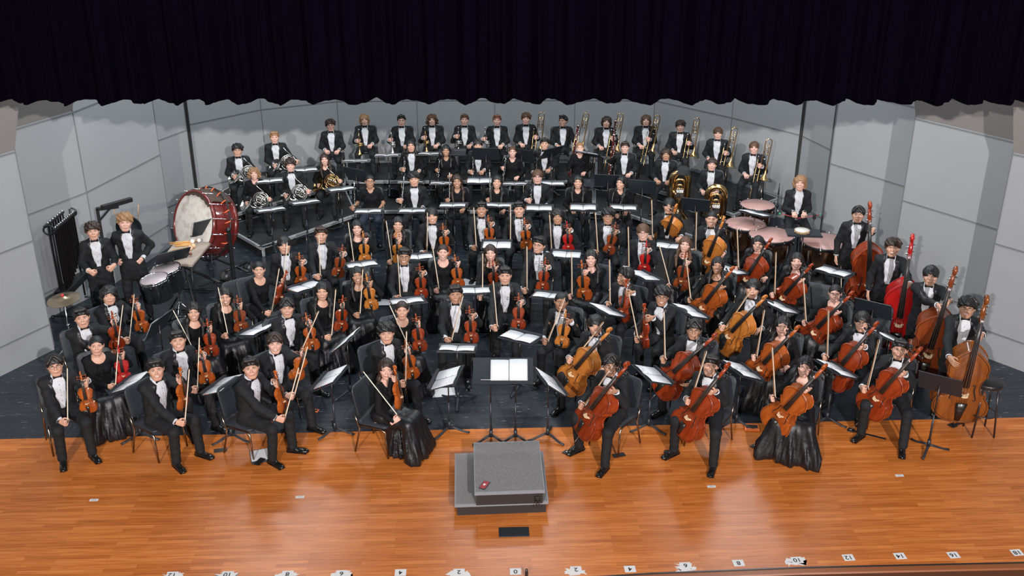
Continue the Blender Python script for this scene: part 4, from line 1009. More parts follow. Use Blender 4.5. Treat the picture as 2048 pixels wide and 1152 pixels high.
        for sd in (1, -1):
            Sh, El, Wr, Hr, g = res[sd]; F_ = frame(Wr-El); b2 = MB(); b2.lathe([(.030, -.06), (.040, -.055), (.040, -.006), (.034, -.006), (.030, -.03)], 16, 0, Wr, F_); link('shirt_cuff', b2.mesh('shirt_cuff', M['shirt']), root)
        link('shirt', b.mesh('shirt', [M['shirt'], M['ink']]), root)
        if attire != 'suit':
            b = MB()
            for s_ in (-1, 1):
                b.add([(s_*.006, -.012, .009), (s_*.006, -.012, -.009), (s_*.052, -.006, -.024), (s_*.055, -.004, 0), (s_*.052, -.006, .024), (s_*.006, .004, .009), (s_*.006, .004, -.009), (s_*.052, .006, -.024), (s_*.055, .006, 0), (s_*.052, .006, .024)],
                      [(0, 1, 2, 3, 4), (9, 8, 7, 6, 5), (0, 4, 9, 5), (1, 6, 7, 2), (2, 7, 8, 3), (3, 8, 9, 4)], 0, False)
            b.box((0, -.008, 0), (.018, .020, .022), 0, None, .004)
            b.xf(np.eye(3), (0, -nr-.016, .530)); b.xf(T, O); link('bow_tie', b.mesh('bow_tie', M['satin']), root)
    else:
        P2, g0, gh, Q = top_grid(.0125, -.09 if attire != 'dress' else -.03); slv = attire != 'polo'
        off = .006 if attire == 'dress' else .020
        f = torso(Q, 1, off)
        for s_ in (-1, 1): f = su(f, ell(Q, (s_*.062, -.070, .315), (.062, .062, .062)), .03)
        f = np.maximum(f, np.maximum(Q[..., 2]-.51, (-.02 if attire == 'dress' else -.10)-Q[..., 2]))
        for sd in (1, -1):
            Sh, El, Wr, Hr, g = res[sd]; fw = nrm(Wr-El); w_ = .004 if attire == 'dress' else .012
            f = su(f, rc(P2, tw(sd*.09, 0, .450), Sh, .046+w_, .046+w_), .025)
            if slv: f = su(f, rc(P2, Sh, El, .046+w_, .038+w_), .02); f = su(f, rc(P2, El, Wr-fw*.012, .039+w_, .029+w_*.6), .015)
            else: f = su(f, rc(P2, Sh, Sh+(El-Sh)*.6, .056, .058), .02)
        f = f+wr(P2, .002 if attire == 'dress' else .0045)
        nk = ell(Q, (0, -.075, .525), (.098, .10, .105)) if attire == 'dress' else ell(Q, (0, -.07, .54), (.062, .10, .10))
        nk = np.minimum(nk, rc(Q, (0, 0, .47), (0, 0, .60), .066)) ; f = ss(f, nk, .006)
        V, Qd = nets(f, g0, gh); b = MB(); b.addq(V, Qd); nm = 'bodice' if attire == 'dress' else 'blouse'; link(nm, b.mesh(nm, M['knit']), root)
    # ---- skirt or trousers
    allp = np.array([LG[k][i] for k in LG for i in range(3)]); lo = allp.min(0)-.22; hi = allp.max(0)+.2; lo[2] = 0
    if attire == 'dress':
        lo = np.minimum(lo, [-.40, -.74, 0]); hi = np.maximum(hi, [.40, .24, .66]); P2, g0, gh = grid(lo, hi, .0145); x, y, z = P2[..., 0], P2[..., 1], P2[..., 2]
        k1, k2 = LG[1][1], LG[-1][1]; f = ell(P2, (0, .02, .53), (.17, .16, .12))
        for k, kk in ((k1, 1), (k2, -1)):
            f = su(f, rc(P2, LG[kk][0]+np.array([0, 0, .01]), k+np.array([0, .02, .01]), .098, .074), .06)
            f = su(f, rc(P2, k+np.array([0, .02, .0]), (k[0]*1.7, -.50, .05), .066, .11), .06)
        for t_ in (.12, .3, .5, .7, .9):
            e1, e2 = [k+(np.array([k[0]*1.7, -.50, .05])-k)*t_ for k in (k1, k2)]; f = su(f, rc(P2, e1, e2, .066+.03*t_), .05)
        f = su(f, rc(P2, (k1+k2)/2+np.array([0, .05, 0]), (0, -.50, .05), .072, .12), .08); f = su(f, rc(P2, (0, -.14, .42), (0, -.24, .06), .11, .20), .08)
        f = su(f, rc(P2, k1+np.array([0, .03, .005]), k2+np.array([0, .03, -.01]), .066, .066), .05)
        f = su(f, rc(P2, (-.10, -.2, .52), (.10, -.2, .51), .080, .080), .06)
        dd = np.clip((.60-z)/.5, 0, 1); an = np.arctan2(x, -(y+.15)); f = f+dd*(.014*np.sin(an*17+ph[0]+2.2*np.sin(z*5+ph[1]))+.009*np.sin(an*31+ph[2]+z*9)+.005*np.sin(an*53+ph[3]-z*14))
        f = np.maximum(f, .006-z); V, Qd = nets(f, g0, gh); b = MB(); b.addq(V, Qd); link('skirt', b.mesh('skirt', M['satin']), root)
    else:
        P2, g0, gh = grid(lo+np.array([.08, .08, .03]), hi-np.array([.06, .02, .06]), .0145)
        f = ell(P2, O+np.array([0, 0, -.01]), (.175, .15, .125)) if stance != 'stand' else su(ell(P2, O-np.array([0, 0, .05]), (.172, .138, .25)), rc(P2, O, O+np.array([0, 0, .16]), .135), .05)
        for sd in (1, -1):
            h0, k, an = LG[sd]; f = su(f, rc(P2, h0, k, .092, .070), .04); f = su(f, rc(P2, k, an+np.array([0, 0, .0]), .066, .056), .025)
        f = f+.0035*np.sin(P2[..., 2]*60+ph[0]+P2[..., 0]*20)*np.sin(P2[..., 1]*40+ph[1]); f = np.maximum(f, .055-P2[..., 2] if stance != 'perch' else .2-P2[..., 2])
        V, Qd = nets(f, g0, gh); b = MB(); b.addq(V, Qd); link('trousers', b.mesh('trousers', M['denim'] if attire == 'polo' else M['tux']), root)
        for sd in (1, -1):
            an = LG[sd][2]; link('shoe', SHOE, root, mtx(rz(R(sd*14+(rr.uniform(-8, 8)))), (an[0], an[1], an[2]-.085)))
    if stance == 'sit':
        chair.put('black padded chair under the '+label.split(',')[0], mtx(Rz, base+Rz@np.array([0, .06, 0])), 'black padded orchestra chairs')
    return dict(MW=MW, base=base, Rz=Rz, s=s, Hw=np.array(Hw), f=Rz@np.array([0, -1., 0]), z0=z0)
def vang(x): return math.degrees(math.atan2(1024-x, 4600.))
def head_base(hx, hy, yaw, z0, stance='sit', lean=.05, s=1.0):
    hz = {'sit': .53, 'stand': .93, 'perch': .74}[stance]; Hc = (0, .02-lean-.038, hz+.525+.122)
    Hw = px(hx, hy, z0+Hc[2]*s); Rz = rz(R(yaw)); return np.array([Hw.x, Hw.y, z0])-Rz@np.array([0, Hc[1], 0])*s, Rz, np.array(Hw)
def pick(x, y, base, Rz, want, lo, hi, n=25):
    """point on the pixel's ray, at a height between lo and hi, whose distance in front of the player is nearest to want"""
    best = None; f = Rz@np.array([0, -1., 0])
    for z in np.linspace(lo, hi, n):
        p = np.array(px(x, y, z)); d = abs(np.dot(p-base, f)-want)
        if best is None or d < best[0]-1e-6: best = (d, p)
    return best[1]
def axes(A, Nn):
    z = nrm(A); n = nrm(np.asarray(Nn)-np.dot(Nn, z)*z); y = -n; return np.stack([np.cross(y, z), y, z], 1)
# ================= string players
def violinist(key, hx, hy, yaw, att, hair, hc, sk, sm, gl, vx, vy, vt, vturn, bx, by, bt, vn=0, kind='violin', z0=0, look=None, spread=.13, fv=.30):
    s = .955 if att != 'tux' else 1.0
    base, Rz, Hw = head_base(hx, hy, yaw, z0, s=s)
    C = pick(vx, vy, base, Rz, fv, z0+.74, z0+.90); vt += vang(vx); bt += vang(bx); A = nrm([math.sin(R(vt)), -.10, math.cos(R(vt))])
    N_ = np.array([math.sin(R(vturn)), -math.cos(R(vturn)), .15]); Rm = axes(A, N_)
    L_ = .356 if kind == 'violin' else .41
    B0 = C-A*L_*.5; G = B0+A*(L_*1.10)+Rm[:, 1]*.014
    vw = {'dress': 'woman', 'top': 'woman', 'tuxf': 'woman'}.get(att, 'man')
    who = key; 
    Bh = pick(bx, by, base, Rz, .34, z0+.62, z0+.78); bA = nrm([math.sin(R(bt)), .10+rng.uniform(-.05, .05), math.cos(R(bt))]); bR = axes(bA, nrm([.5, -1, 0]))
    hw = Rz@np.array([.55, -1, 0])          # left hand reaches in from the player's outer side
    person(who+', '+{'tux': 'in tuxedo', 'dress': 'in black dress', 'tuxf': 'in tuxedo', 'top': 'in black blouse'}[att]+', holding '+kind, hx, hy, yaw, att, hair, hc, sk, z0, 'sit', sm, gl,
           L=(True, G, A, Rz@np.array([-.35, -1, .25])), Rh=(True, Bh, bA, Rz@np.array([.55, -1, -.25])), spread=spread if att[:3] == 'tux' else .10, look=look)
    sproto(kind, vn).put(kind+' held upright by the '+key, mtx(Rm, B0), 'violins and violas resting on knees')
    bowp['violin'].put('bow held upright by the '+key, mtx(bR, Bh-bA*.02), 'violin bows')
VL = [
 ('far left front violinist in glasses', 110,732,32,'tux','part','hk','skL',0,1, 174,800,-10,10, 135,845,-4, 0),
 ('woman violinist second in far left row', 193,693,32,'dress','tied','hk','skL',0,0, 246,745,-8,20, 230,775,0, 4),
 ('short haired man third in far left row', 164,637,42,'tux','short','hk','skL',0,0, 232,676,-8,40, 233,708,3, 1),
 ('wavy haired man beneath the cymbal side', 218,592,48,'tux','wavy','hk','skL',0,0, 281,642,-14,5, 258,682,3, 0),
 ('second front violinist from the left', 312,740,58,'tux','short','hk','skL',1,0, 364,793,-5,75, 369,845,2, 0),
 ('smiling older looking man behind front row left', 356,682,45,'tux','short','hk','skL',1,0, 411,745,-10,20, 394,780,-1, 0),
 ('long haired woman between two left stands', 387,625,34,'dress','longf','hk','skL',1,0, 421,690,-6,15, 394,712,-28, 1),
 ('smiling woman with bow across her shoulder', 450,595,28,'dress','longf','hk','skL',1,0, 481,643,-6,10, 456,672,-14, 2),
 ('woman turned sideways before empty chair', 518,541,40,'dress','tied','hk','skL',1,0, 560,588,12,60, 542,628,7, 1),
 ('bowl haired man left of white folder', 569,492,12,'tux','bangs','hk','skL',0,0, 602,553,-3,0, 566,572,3, 0),
 ('man with bow touching his chin', 642,471,14,'tux','short','hd','skL',0,0, 678,535,8,10, 640,555,-3, 2),
 ('smiling woman in front of the riser corner', 714,457,10,'dress','longf','hk','skF',1,0, 729,508,-3,0, 708,528,-9, 3),
 ('woman holding a red stick bow', 796,450,6,'dress','longf','hk','skL',0,0, 796,509,-4,0, 784,525,-9, 3),
 ('third front violinist from the left', 502,737,64,'tux','short','hk','skL',0,0, 562,799,-12,75, 568,838,12, 0),
 ('man with green earplug behind third front violinist', 550,688,50,'tux','part','hd','skF',1,0, 597,738,14,30, 587,793,12, 0),
 ('open collared man left of centre aisle', 574,617,38,'suit','part','hk','skL',0,0, 622,678,-10,15, 597,712,20, 0),
 ('long haired woman beside the wide open folder', 644,584,32,'dress','longf','hk','skL',0,0, 682,641,3,25, 662,676,3, 1),
 ('dark haired smiling woman in wide satin skirt', 715,552,14,'dress','longf','hk','skT',1,0, 741,598,-8,0, 719,632,2, 3),
 ('long brown haired front woman left of podium', 773,740,68,'dress','longf','hd','skF',0,0, 796,790,-8,75, 798,834,-38, 0),
 ('fluffy haired man behind the front woman', 773,668,42,'tux','curly','hk','skL',0,0, 821,735,-10,20, 810,768,0, 0),
 ('woman with tied hair and slanted bow', 804,622,26,'dress','tied','hd','skL',0,0, 838,680,-6,5, 821,702,-24, 1),
 ('solemn man facing front left of centre', 911,590,0,'tux','short','hk','skT',0,0, 942,664,-3,0, 901,684,13, 1),
 ('man in brown tinted tuxedo at exact centre', 1010,552,2,'tux','short','hk','skL',0,0, 1037,637,0,0, 994,657,-5, 1),
 ('dark skinned smiling woman in tuxedo jacket', 1122,605,-22,'tuxf','tied','hk','skB',1,0, 1126,672,6,-15, 1093,686,20, 3),
 ('smiling man in glasses behind wide folder', 808,514,4,'tux','short','hk','skT',1,1, 842,576,-3,5, 800,598,-4, 1),
 ('smiling woman with red bow and tied hair', 886,506,8,'dress','tied','hd','skF',1,0, 915,557,-6,5, 878,582,-9, 0),
 ('smiling woman in front of empty chair back', 981,507,0,'dress','long','hd','skF',1,0, 988,566,-3,0, 964,597,0, 1),
 ('laughing man in glasses looking left', 1078,491,-4,'tux','short','hk','skL',1,1, 1086,563,5,0, 1053,583,0, 1),
 ('smiling woman with long black hair right of centre', 1182,518,-24,'dress','longf','hk','skF',1,0, 1168,576,-4,-20, 1143,595,0, 0),
 ('man in front of the second flute stand', 864,433,4,'tux','bangs','hk','skL',1,0, 889,492,-4,0, 853,508,0, 0),
 ('smiling man left of the centre rear pair', 963,420,0,'tux','short','hk','skT',1,0, 979,475,-3,0, 952,497,-4, 0),
 ('tall haired man right of the centre rear pair', 1038,420,0,'tux','short','hk','skL',1,0, 1052,480,-4,0, 1020,490,0, 0),
 ('man with shoulder length hair and red violin', 1115,434,0,'tux','wavy','hk','skT',0,0, 1136,488,-3,0, 1103,511,-3, 4),
 ('curly haired man in glasses with brown violin', 1216,434,-4,'tux','curly','hk','skT',0,1, 1221,489,12,-12, 1195,507,-3, 2),
 ('brown haired man in glasses before the riser end', 1286,466,-8,'tux','bangs','hb','skF',1,1, 1289,528,4,0, 1257,540,0, 4),
 ('man in profile with a viola', 1250,554,-32,'tux','part','hk','skT',1,1, 1248,617,6,-50, 1219,612,0, 1),
 ('curly haired smiling man in glasses with viola', 1324,594,-38,'tux','curly','hk','skT',1,1, 1289,668,2,-70, 1276,681,-10, 1),
 ('brown haired woman violist behind right stand', 1370,490,-22,'dress','longf','hb','skF',0,0, 1364,556,8,-20, 1340,574,-13, 2),
]
for i, v in enumerate(VL):
    key, hx, hy, yaw, att, hair, hc, sk, sm, gl, vx, vy, vt, vu, bx, by, bt, vn = v
    at = att
    if att == 'suit': at = 'tux'
    lk = {35: -60, 27: -25}.get(i)
    violinist(key, hx, hy, yaw, at, hair, hc, sk, sm, gl, vx, vy, vt, vu, bx, by, bt, vn, 'viola' if i in (35, 36, 37, 28) else 'violin', look=lk)

def cellist(key, hx, hy, yaw, att, hair, hc, sk, sm, gl, cx, cy, sx, sy, bx, by, bt, left, vn=0, look=None, z0=0):
    s = .955 if att != 'tux' else 1.0
    base, Rz, Hw = head_base(hx, hy, yaw, z0, s=s)
    C = pick(cx, cy, base, Rz, .40, z0+.44, z0+.66); D = .885
    d = np.array(ray(sx, sy)); o = np.array([0, 0, CH]); oc = o-C; a = d@d; b_ = 2*(d@oc); c = oc@oc-D*D; disc = b_*b_-4*a*c
    if disc < 0: t = -b_/(2*a); Sc = o+d*t
    else:
        c2 = [o+d*((-b_+k*math.sqrt(disc))/(2*a)) for k in (-1, 1)]; tgt = Hw+Rz@np.array([.16, .0, -.02]); Sc = min(c2, key=lambda p: np.linalg.norm(p-tgt)+(3 if p[2] < C[2]+.5 else 0))
    A = nrm(Sc-C); f = Rz@np.array([0, -1., 0]); f = rz(R(-14))@f; N_ = f+np.array([0, 0, .35]); Rm = axes(A, N_); B0 = C-A*.355
    en = (B0[2]-z0)/max(A[2], .3); w = lambda x, y, z: B0+Rm@np.array([x, y, z])
    if left == 'neck': Lh = (True, w(0, -.005-.06, .80), A, Rz@np.array([-.35, -1, .1]))
    elif left == 'side': Lh = (False, w(.20, -.05, .50), Rz@np.array([-.3, -1, .3]), Rz@np.array([-.8, -.2, -.5]))
    else: Lh = None
    bt += vang(bx); Bh = pick(bx, by, base, Rz, .42, z0+.60, z0+.85); bA = nrm([math.sin(R(bt)), .12, math.cos(R(bt))])
    person(key+', '+('in black tuxedo' if att == 'tux' else 'in long black dress')+', seated behind cello', hx, hy, yaw, att, hair, hc, sk, z0, 'sit', sm, gl, L=Lh, Rh=(True, Bh, bA, Rz@np.array([.4, -1, -.2])), spread=.23 if att == 'tux' else .18, look=look)
    r = sproto('cello', vn).put('cello leaning against the '+key, mtx(Rm, B0), 'cellos')
    link('endpin', MB().tube([(0, 0, .01), (0, 0, -en)], .005, 6).lathe([(0, -.015), (.013, -.012), (.016, .0), (0, .0)], 10).mesh('endpin', M['chrome']), r)
    bowp['cello'].put('cello bow held upright by the '+key, mtx(axes(bA, nrm([.5, -1, 0])), Bh-bA*.02), 'cello bows')
    return B0-A*en
CL = [
 ('first cellist right of the podium stand', 1191,652,-32,'tux','bangs','hk','skL',1,0, 1157,744,1226,659, 1142,724,38, 'lap', 3),
 ('front cellist in glasses nearest the podium', 1222,732,-42,'tux','part','hk','skT',1,1, 1190,828,1262,729, 1165,815,34, 'neck', 1),
 ('bearded cellist in glasses', 1388,660,-32,'tux','part','hk','skT',0,1, 1350,752,1436,670, 1329,722,0, 'side', 1),
 ('second front cellist from the podium', 1421,732,-32,'tux','short','hk','skL',1,0, 1390,829,1462,729, 1379,805,18, 'neck', 1),
 ('curly haired woman cellist in the front row', 1609,735,-24,'dress','longf','hk','skF',1,0, 1573,822,1655,730, 1549,799,-1, 'neck', 0),
 ('rightmost front cellist looking aside', 1799,700,-28,'tux','short','hk','skL',0,0, 1764,790,1845,697, 1732,781,16, 'neck', 1),
 ('calm woman cellist behind the curly haired one', 1565,654,-30,'dress','longf','hk','skF',0,0, 1533,731,1602,653, 1511,718,11, 'lap', 0),
 ('cellist in glasses wearing a wristwatch', 1724,645,-32,'tux','bangs','hk','skL',1,1, 1689,734,1759,646, 1653,718,4, 'neck', 1),
 ('woman cellist in glasses behind right stands', 1670,588,-30,'dress','tied','hk','skF',1,1, 1640,660,1709,585, 1611,648,-1, 'neck', 1),
 ('male cellist with fringe in the middle', 1505,579,-32,'tux','bangs','hk','skL',0,0, 1469,668,1536,593, 1447,659,36, 'lap', 3),
 ('curly dark haired woman cellist left of middle', 1435,532,-28,'dress','longf','hk','skT',1,0, 1416,610,1471,535, 1381,602,-5, 'neck', 0),
 ('short haired cellist in front of the tubas', 1423,440,-12,'tux','buzz','hk','skL',1,0, 1421,514,1451,434, 1390,505,3, 'lap', 3),
 ('smiling woman cellist before the timpani', 1516,489,-18,'dress','long','hk','skF',1,0, 1501,551,1546,477, 1476,540,0, 'lap', 1),
 ('smiling woman cellist under the tambourine', 1593,524,-20,'dress','long','hk','skF',1,0, 1576,589,1628,528, 1548,592,4, 'neck', 1),
 ('rearmost cellist beside the riser end', 1338,413,-6,'tux','bangs','hk','skL',0,0, 1338,466,1356,407, 1304,478,0, 'lap', 3),
]
ends = [cellist(*c) for c in CL]
for i, (ax, ay) in {1: (1180, 868), 4: (1560, 862), 5: (1772, 878)}.items():
    e = ends[i]; t = np.array(px(ax, ay, .01)); d = t-e; b = MB(); F_ = frame(nrm([d[0], d[1], 0])); L_ = np.linalg.norm(d[:2])
    r = link('endpin_strap', None, None, mtx(np.eye(3), (e[0], e[1], .006))); tag(r, 'black endpin strap before the '+CL[i][0], 'strap', 'endpin straps')
    an = math.atan2(d[1], d[0]); b.box((L_/2*math.cos(an), L_/2*math.sin(an), .003), (L_, .035, .004), 0, rz(an)); link('strap', b.mesh('strap', M['black']), r)
    b = MB(); b.box((0, 0, .004), (.085, .085, .012), 0, rz(an), .003); b.lathe([(0, .01), (.02, .01), (.018, .02), (.008, .016), (0, .016)], 12, 1); link('anchor_plate', b.mesh('anchor_plate', [M['black'], M['chrome']]), r)
e = ends[3]; b = MB(); b.lathe([(0, 0), (.045, 0), (.04, .018), (.015, .022), (0, .012)], 18); tag(link('endpin_stop', b.mesh('endpin_stop', M['black']), None, mtx(np.eye(3), (e[0], e[1], .004))), 'round black endpin stop on the oak floor before the second front cellist', 'endpin stop')

def bassist(key, hx, hy, yaw, hair, hc, sk, sm, gl, cx, cy, sx, sy, lf, rt, vn):
    base, Rz, Hw = head_base(hx, hy, yaw, 0, 'stand')
    C = pick(cx, cy, base, Rz, .42, .66, .82); D = 1.36
    d = np.array(ray(sx, sy)); o = np.array([0, 0, CH]); oc = o-C; a = d@d; b_ = 2*(d@oc); c = oc@oc-D*D; disc = b_*b_-4*a*c
    tgt = Hw+Rz@np.array([.15, -.1, .15])
    if disc < 0: Sc = o+d*(-b_/(2*a))
    else: Sc = min([o+d*((-b_+k*math.sqrt(disc))/(2*a)) for k in (-1, 1)], key=lambda p: np.linalg.norm(p-tgt)+(3 if p[2] < C[2]+.6 else 0))
    A = nrm(Sc-C); f = Rz@np.array([0, -1., 0]); Rm = axes(A, f+np.array([0, 0, .2])); B0 = C-A*.526; w = lambda x, y, z: B0+Rm@np.array([x, y, z])
    Lh = (True, w(0, -.14, lf), A, Rz@np.array([-.4, -1, .1]))
    if rt == 'neck': Rr = (True, w(0, -.14, lf-.10), A, Rz@np.array([.4, -1, .1]))
    elif rt == 'side': Rr = (False, w(-.20, -.11, .95), Rz@np.array([.5, -.6, .5]), Rz@np.array([.5, -.8, -.4]))
    else: Rr = None
    person(key+', in black tuxedo, standing with double bass', hx, hy, yaw, 'tux', hair, hc, sk, 0, 'stand', sm, gl, L=Lh, Rh=Rr, look=None)
    r = sproto('bass', vn).put('double bass held upright by the '+key, mtx(Rm, B0), 'double basses'); en = (B0[2])/max(A[2], .3)
    if en > .02: link('endpin', MB().tube([(0, 0, .01), (0, 0, -en)], .008, 8).mesh('endpin', M['chrome']), r)
    return B0-A*en
BL = [('bassist at the back nearest the timpani', 1716,430,-12,'part','hk','skL',0,0, 1735,555,1738,402, 1.42, None, 1),
 ('curly haired smiling bassist with scarlet bass', 1785,497,-22,'curly','hd','skL',1,0, 1800,632,1826,467, 1.12, None, 4),
 ('bowl haired bassist gripping neck with both hands', 1861,553,-20,'bangs','hk','skL',0,0, 1860,690,1912,530, 1.36, 'neck', 2),
 ('rightmost bassist in glasses', 1934,617,-14,'curly','hk','skT',1,1, 1926,768,1971,588, 1.34, 'side', 5)]
be = [bassist(*v) for v in BL]
bq = nrm([.15, .1, -1]); 
bowp['cello'].put('bass bow hanging from the hand of the rearmost bassist', mtx(axes(bq, (0, -1, 0)), px(1682, 534, .80)), 'cello bows')
st_ = px(1978, 762, .75); stool.put('round black stool behind the rightmost bassist', mtx(np.eye(3), (st_.x, st_.y, 0)))
e = be[3]; r = link('endpin_strap', None, None, mtx(np.eye(3), (e[0], e[1], .006))); tag(r, 'black strap at the foot of the rightmost double bass', 'strap', 'endpin straps')
link('strap', MB().box((.18, .10, .003), (.45, .045, .006), 0, rz(R(30))).box((0, 0, .006), (.09, .09, .014), 0, rz(R(30)), .003).mesh('strap', M['black']), r)

# ================= winds, brass and percussion players
def wind(key, hx, hy, yaw, att, hair, hc, sk, sm, gl, z0, kind=None, ix=0, iy=0, tilt=0, hand='R', zc=.85, frac=.35, turn=0, look=None, stance='sit', nm=None, want=.27, zr=.10, gfix=None):
    fem = att in ('dress', 'top', 'polo'); s = (.955 if fem else 1.0)*(.94 if z0 > 0 else 1)
    base, Rz, Hw = head_base(hx, hy, yaw, z0, stance, s=s); LL = RR = None
    if kind:
        Ln = {'clarinet': .66, 'oboe': .64, 'flute': .67, 'bassoon': 1.34, 'trumpet_gold': .545, 'trumpet_silver': .545, 'trombone': 1.33, 'tuba': .92}.get(kind, 0)
        C = pick(ix, iy, base, Rz, want, z0+zc-zr, z0+zc+zr)
        tilt += vang(ix); A = nrm([math.sin(R(tilt)), .08, math.cos(R(tilt))]); Rm = axes(A, (math.sin(R(turn)), -math.cos(R(turn)), .1)); B0 = C-A*Ln/2
        if kind.startswith('horn'):
            Rm = axes(nrm([math.sin(R(tilt)), .25, 1]), nrm([math.sin(R(turn)), -math.cos(R(turn)), .35])); B0 = C
            RR = (False, C+Rm@np.array([-.235, .02, -.10]), Rz@np.array([.4, 0, 1]), Rz@np.array([.3, -1, -.2])); LL = (True, C+Rm@np.array([.135, -.01, .02]), Rm[:, 2], Rz@np.array([-.35, -1, .2]))
        else:
            off = {'trombone': (-.0, 0)}.get(kind, (0, 0)); G = B0+A*Ln*frac+Rm[:, 1]*.0
            if kind == 'tuba': G = None
            ap = Rz@np.array([.55, -1, .1]) if hand == 'R' else Rz@np.array([-.35, -1, .1])
            if G is not None:
                if hand == 'R': RR = (True, G, A, ap)
                else: LL = (True, G, A, ap)
        pr = W_[kind]; nmk = kind.split('_')[0]; nmk = 'french horn' if nmk == 'horn' else nmk
        adj = 'silver ' if kind.endswith('silver') else 'gold ' if kind.endswith('gold') else ''
        pr.put(adj+nmk+(' standing in front of the ' if kind == 'tuba' else ' held by the ')+key, mtx(Rm, B0, .9 if kind == 'trombone' else 1.0), {'trumpet': 'trumpets', 'trombone': 'trombones', 'clarinet': 'clarinets', 'flute': 'flutes', 'french horn': 'french horns'}.get(nmk, nmk+'s'))
    person(key+', '+{'tux': 'in black tuxedo', 'top': 'in black blouse', 'polo': 'in black polo shirt and dark jeans', 'suit': 'in black suit', 'dress': 'in black dress'}[att]+', seated', hx, hy, yaw, att, hair, hc, sk, z0, stance, sm, gl, L=LL, Rh=RR, look=look)
    return base, Rz
WL = [
 # trumpets, back row
 ('man in glasses leftmost of the back row', 661,252,6,'tux','curly','hd','skF',0,1,.4),
 ('back row trumpeter with long fair hair', 729,241,4,'tux','wavy','hl','skF',0,0,.4,'trumpet_gold',719,283,-2,'R',.86,.50),
 ('back row trumpeter in glasses with silver trumpet', 803,242,2,'tux','short','hk','skF',0,1,.4,'trumpet_silver',784,281,-4,'R',.88,.5),
 ('curly haired smiling back row trumpeter', 864,241,0,'tux','curlylong','hb','skF',1,0,.4,'trumpet_gold',852,279,-4,'R',.88,.55),
 ('back row trumpeter with cropped brown hair', 929,241,2,'tux','short','hb','skF',0,0,.4,'trumpet_silver',917,279,0,'R',.88,.6),
 ('red haired back row trumpeter', 994,242,0,'tux','short','hr','skF',0,0,.4,'trumpet_silver',972,279,-4,'R',.88,.5),
 # trombones
 ('leftmost trombonist of the back row', 1052,239,0,'tux','curly','hb','skF',0,0,.4,'trombone',1068,288,6,'L',.69,.60),
 ('trombonist in glasses looking down left', 1126,243,4,'tux','short','hk','skL',0,1,.4,'trombone',1151,288,12,'L',.69,.50),
 ('trombonist with hair tucked behind ears', 1213,245,0,'tux','wavy','hd','skF',0,0,.4,'trombone',1221,290,11,'L',.69,.60),
 ('fair brown haired trombonist fourth from left', 1292,242,-3,'tux','wavy','hb','skF',0,0,.4,'trombone',1292,292,14,'L',.69,.60),
 ('dark curly haired trombonist fifth from left', 1361,254,-8,'tux','curly','hd','skF',0,0,.4,'trombone',1373,300,12,'L',.69,.60),
 ('sandy haired trombonist second from right', 1436,268,-14,'tux','bangs','hb','skF',0,0,.4,'trombone',1446,320,14,'L',.69,.60),
 ('rightmost trombonist at the riser corner', 1508,297,-18,'tux','bangs','hb','skF',1,0,.4,'trombone',1514,346,14,'L',.69,.60),
 # clarinets and bassoons
 ('clarinetist at the left of the clarinet row', 822,293,4,'tux','long','hk','skL',0,0,.2,'clarinet',809,330,-2,'R',.84,.35),
 ('smiling woman clarinetist with dark curls', 892,302,0,'top','longf','hk','skT',1,0,.2,'clarinet',878,332,2,'R',.84,.35),
 ('clarinetist with centre parted hair', 956,292,0,'tux','part','hk','skL',0,0,.2,'clarinet',946,329,0,'R',.84,.25),
 ('brown haired woman clarinetist', 1025,305,-4,'top','tied','hb','skF',1,0,.2,'clarinet',1010,328,6,'R',.86,.35),
 ('smiling clarinetist right end of clarinet row', 1089,289,0,'tux','short','hk','skL',1,0,.2,'clarinet',1073,330,2,'R',.84,.25),
 ('woman bassoonist in open blazer', 1160,297,-4,'top','tied','hl','skF',1,0,.2,'bassoon',1147,315,10,'R',.72,.42,10),
 ('dark haired bassoonist right of the woman bassoonist', 1250,296,-10,'tux','short','hd','skF',1,0,.2,'bassoon',1225,305,7,'R',.72,.36,0),
 ('long haired man with hands clasped beside tuba', 1332,310,-12,'tux','wavy','hd','skT',0,0,.2),
 ('tuba player with tied back hair', 1424,330,-14,'tux','part','hd','skF',0,0,.2),
 # flutes and oboes, on the floor
 ('woman in glasses leftmost flutist', 740,364,6,'polo','tied','hk','skT',0,1,0,'flute',709,400,-2,'R',.84,.25),
 ('curly haired man flutist', 828,360,4,'tux','curly','hk','skL',0,0,0,'flute',805,389,4,'R',.86,.3),
 ('woman flutist with red tinted long hair', 914,364,2,'top','longf','hd','skT',1,0,0,'flute',899,381,0,'R',.90,.2),
 ('smiling woman flutist in the middle', 994,365,0,'top','longf','hk','skL',1,0,0,'flute',980,380,-1,'R',.90,.2),
 ('oboist in glasses with brown fringe', 1075,355,0,'tux','bangs','hb','skF',0,1,0,'oboe',1062,389,2,'R',.86,.3),
 ('woman with long black hair and empty hands', 1156,365,0,'top','longf','hk','skL',1,0,0),
 ('woman oboist with long straight hair looking left', 1242,367,-2,'top','longf','hk','skL',1,0,0,'oboe',1240,420,8,'R',.80,.3),
 # horns
 ('curly haired hornist at upper far left', 475,302,16,'tux','curly','hk','skL',0,1,.4,'horn_silver',498,347,0,'R',.74,0,10),
 ('fair haired hornist at upper left', 549,276,12,'tux','short','hl','skF',0,0,.4,'horn_silver',577,325,0,'R',.74,0,10),
 ('curly fair haired woman hornist at front', 508,348,14,'top','curlylong','hl','skF',1,0,.2,'horn_silver',522,400,0,'R',.72,0,5),
 ('curly dark haired smiling man hornist', 581,332,12,'tux','curly','hd','skF',1,0,.2,'horn_silver',600,385,0,'R',.72,0,5),
 ('woman hornist with gold horn and wavy long hair', 649,320,8,'top','longf','hd','skF',1,0,.2,'horn_gold',664,364,0,'R',.72,0,0),
]
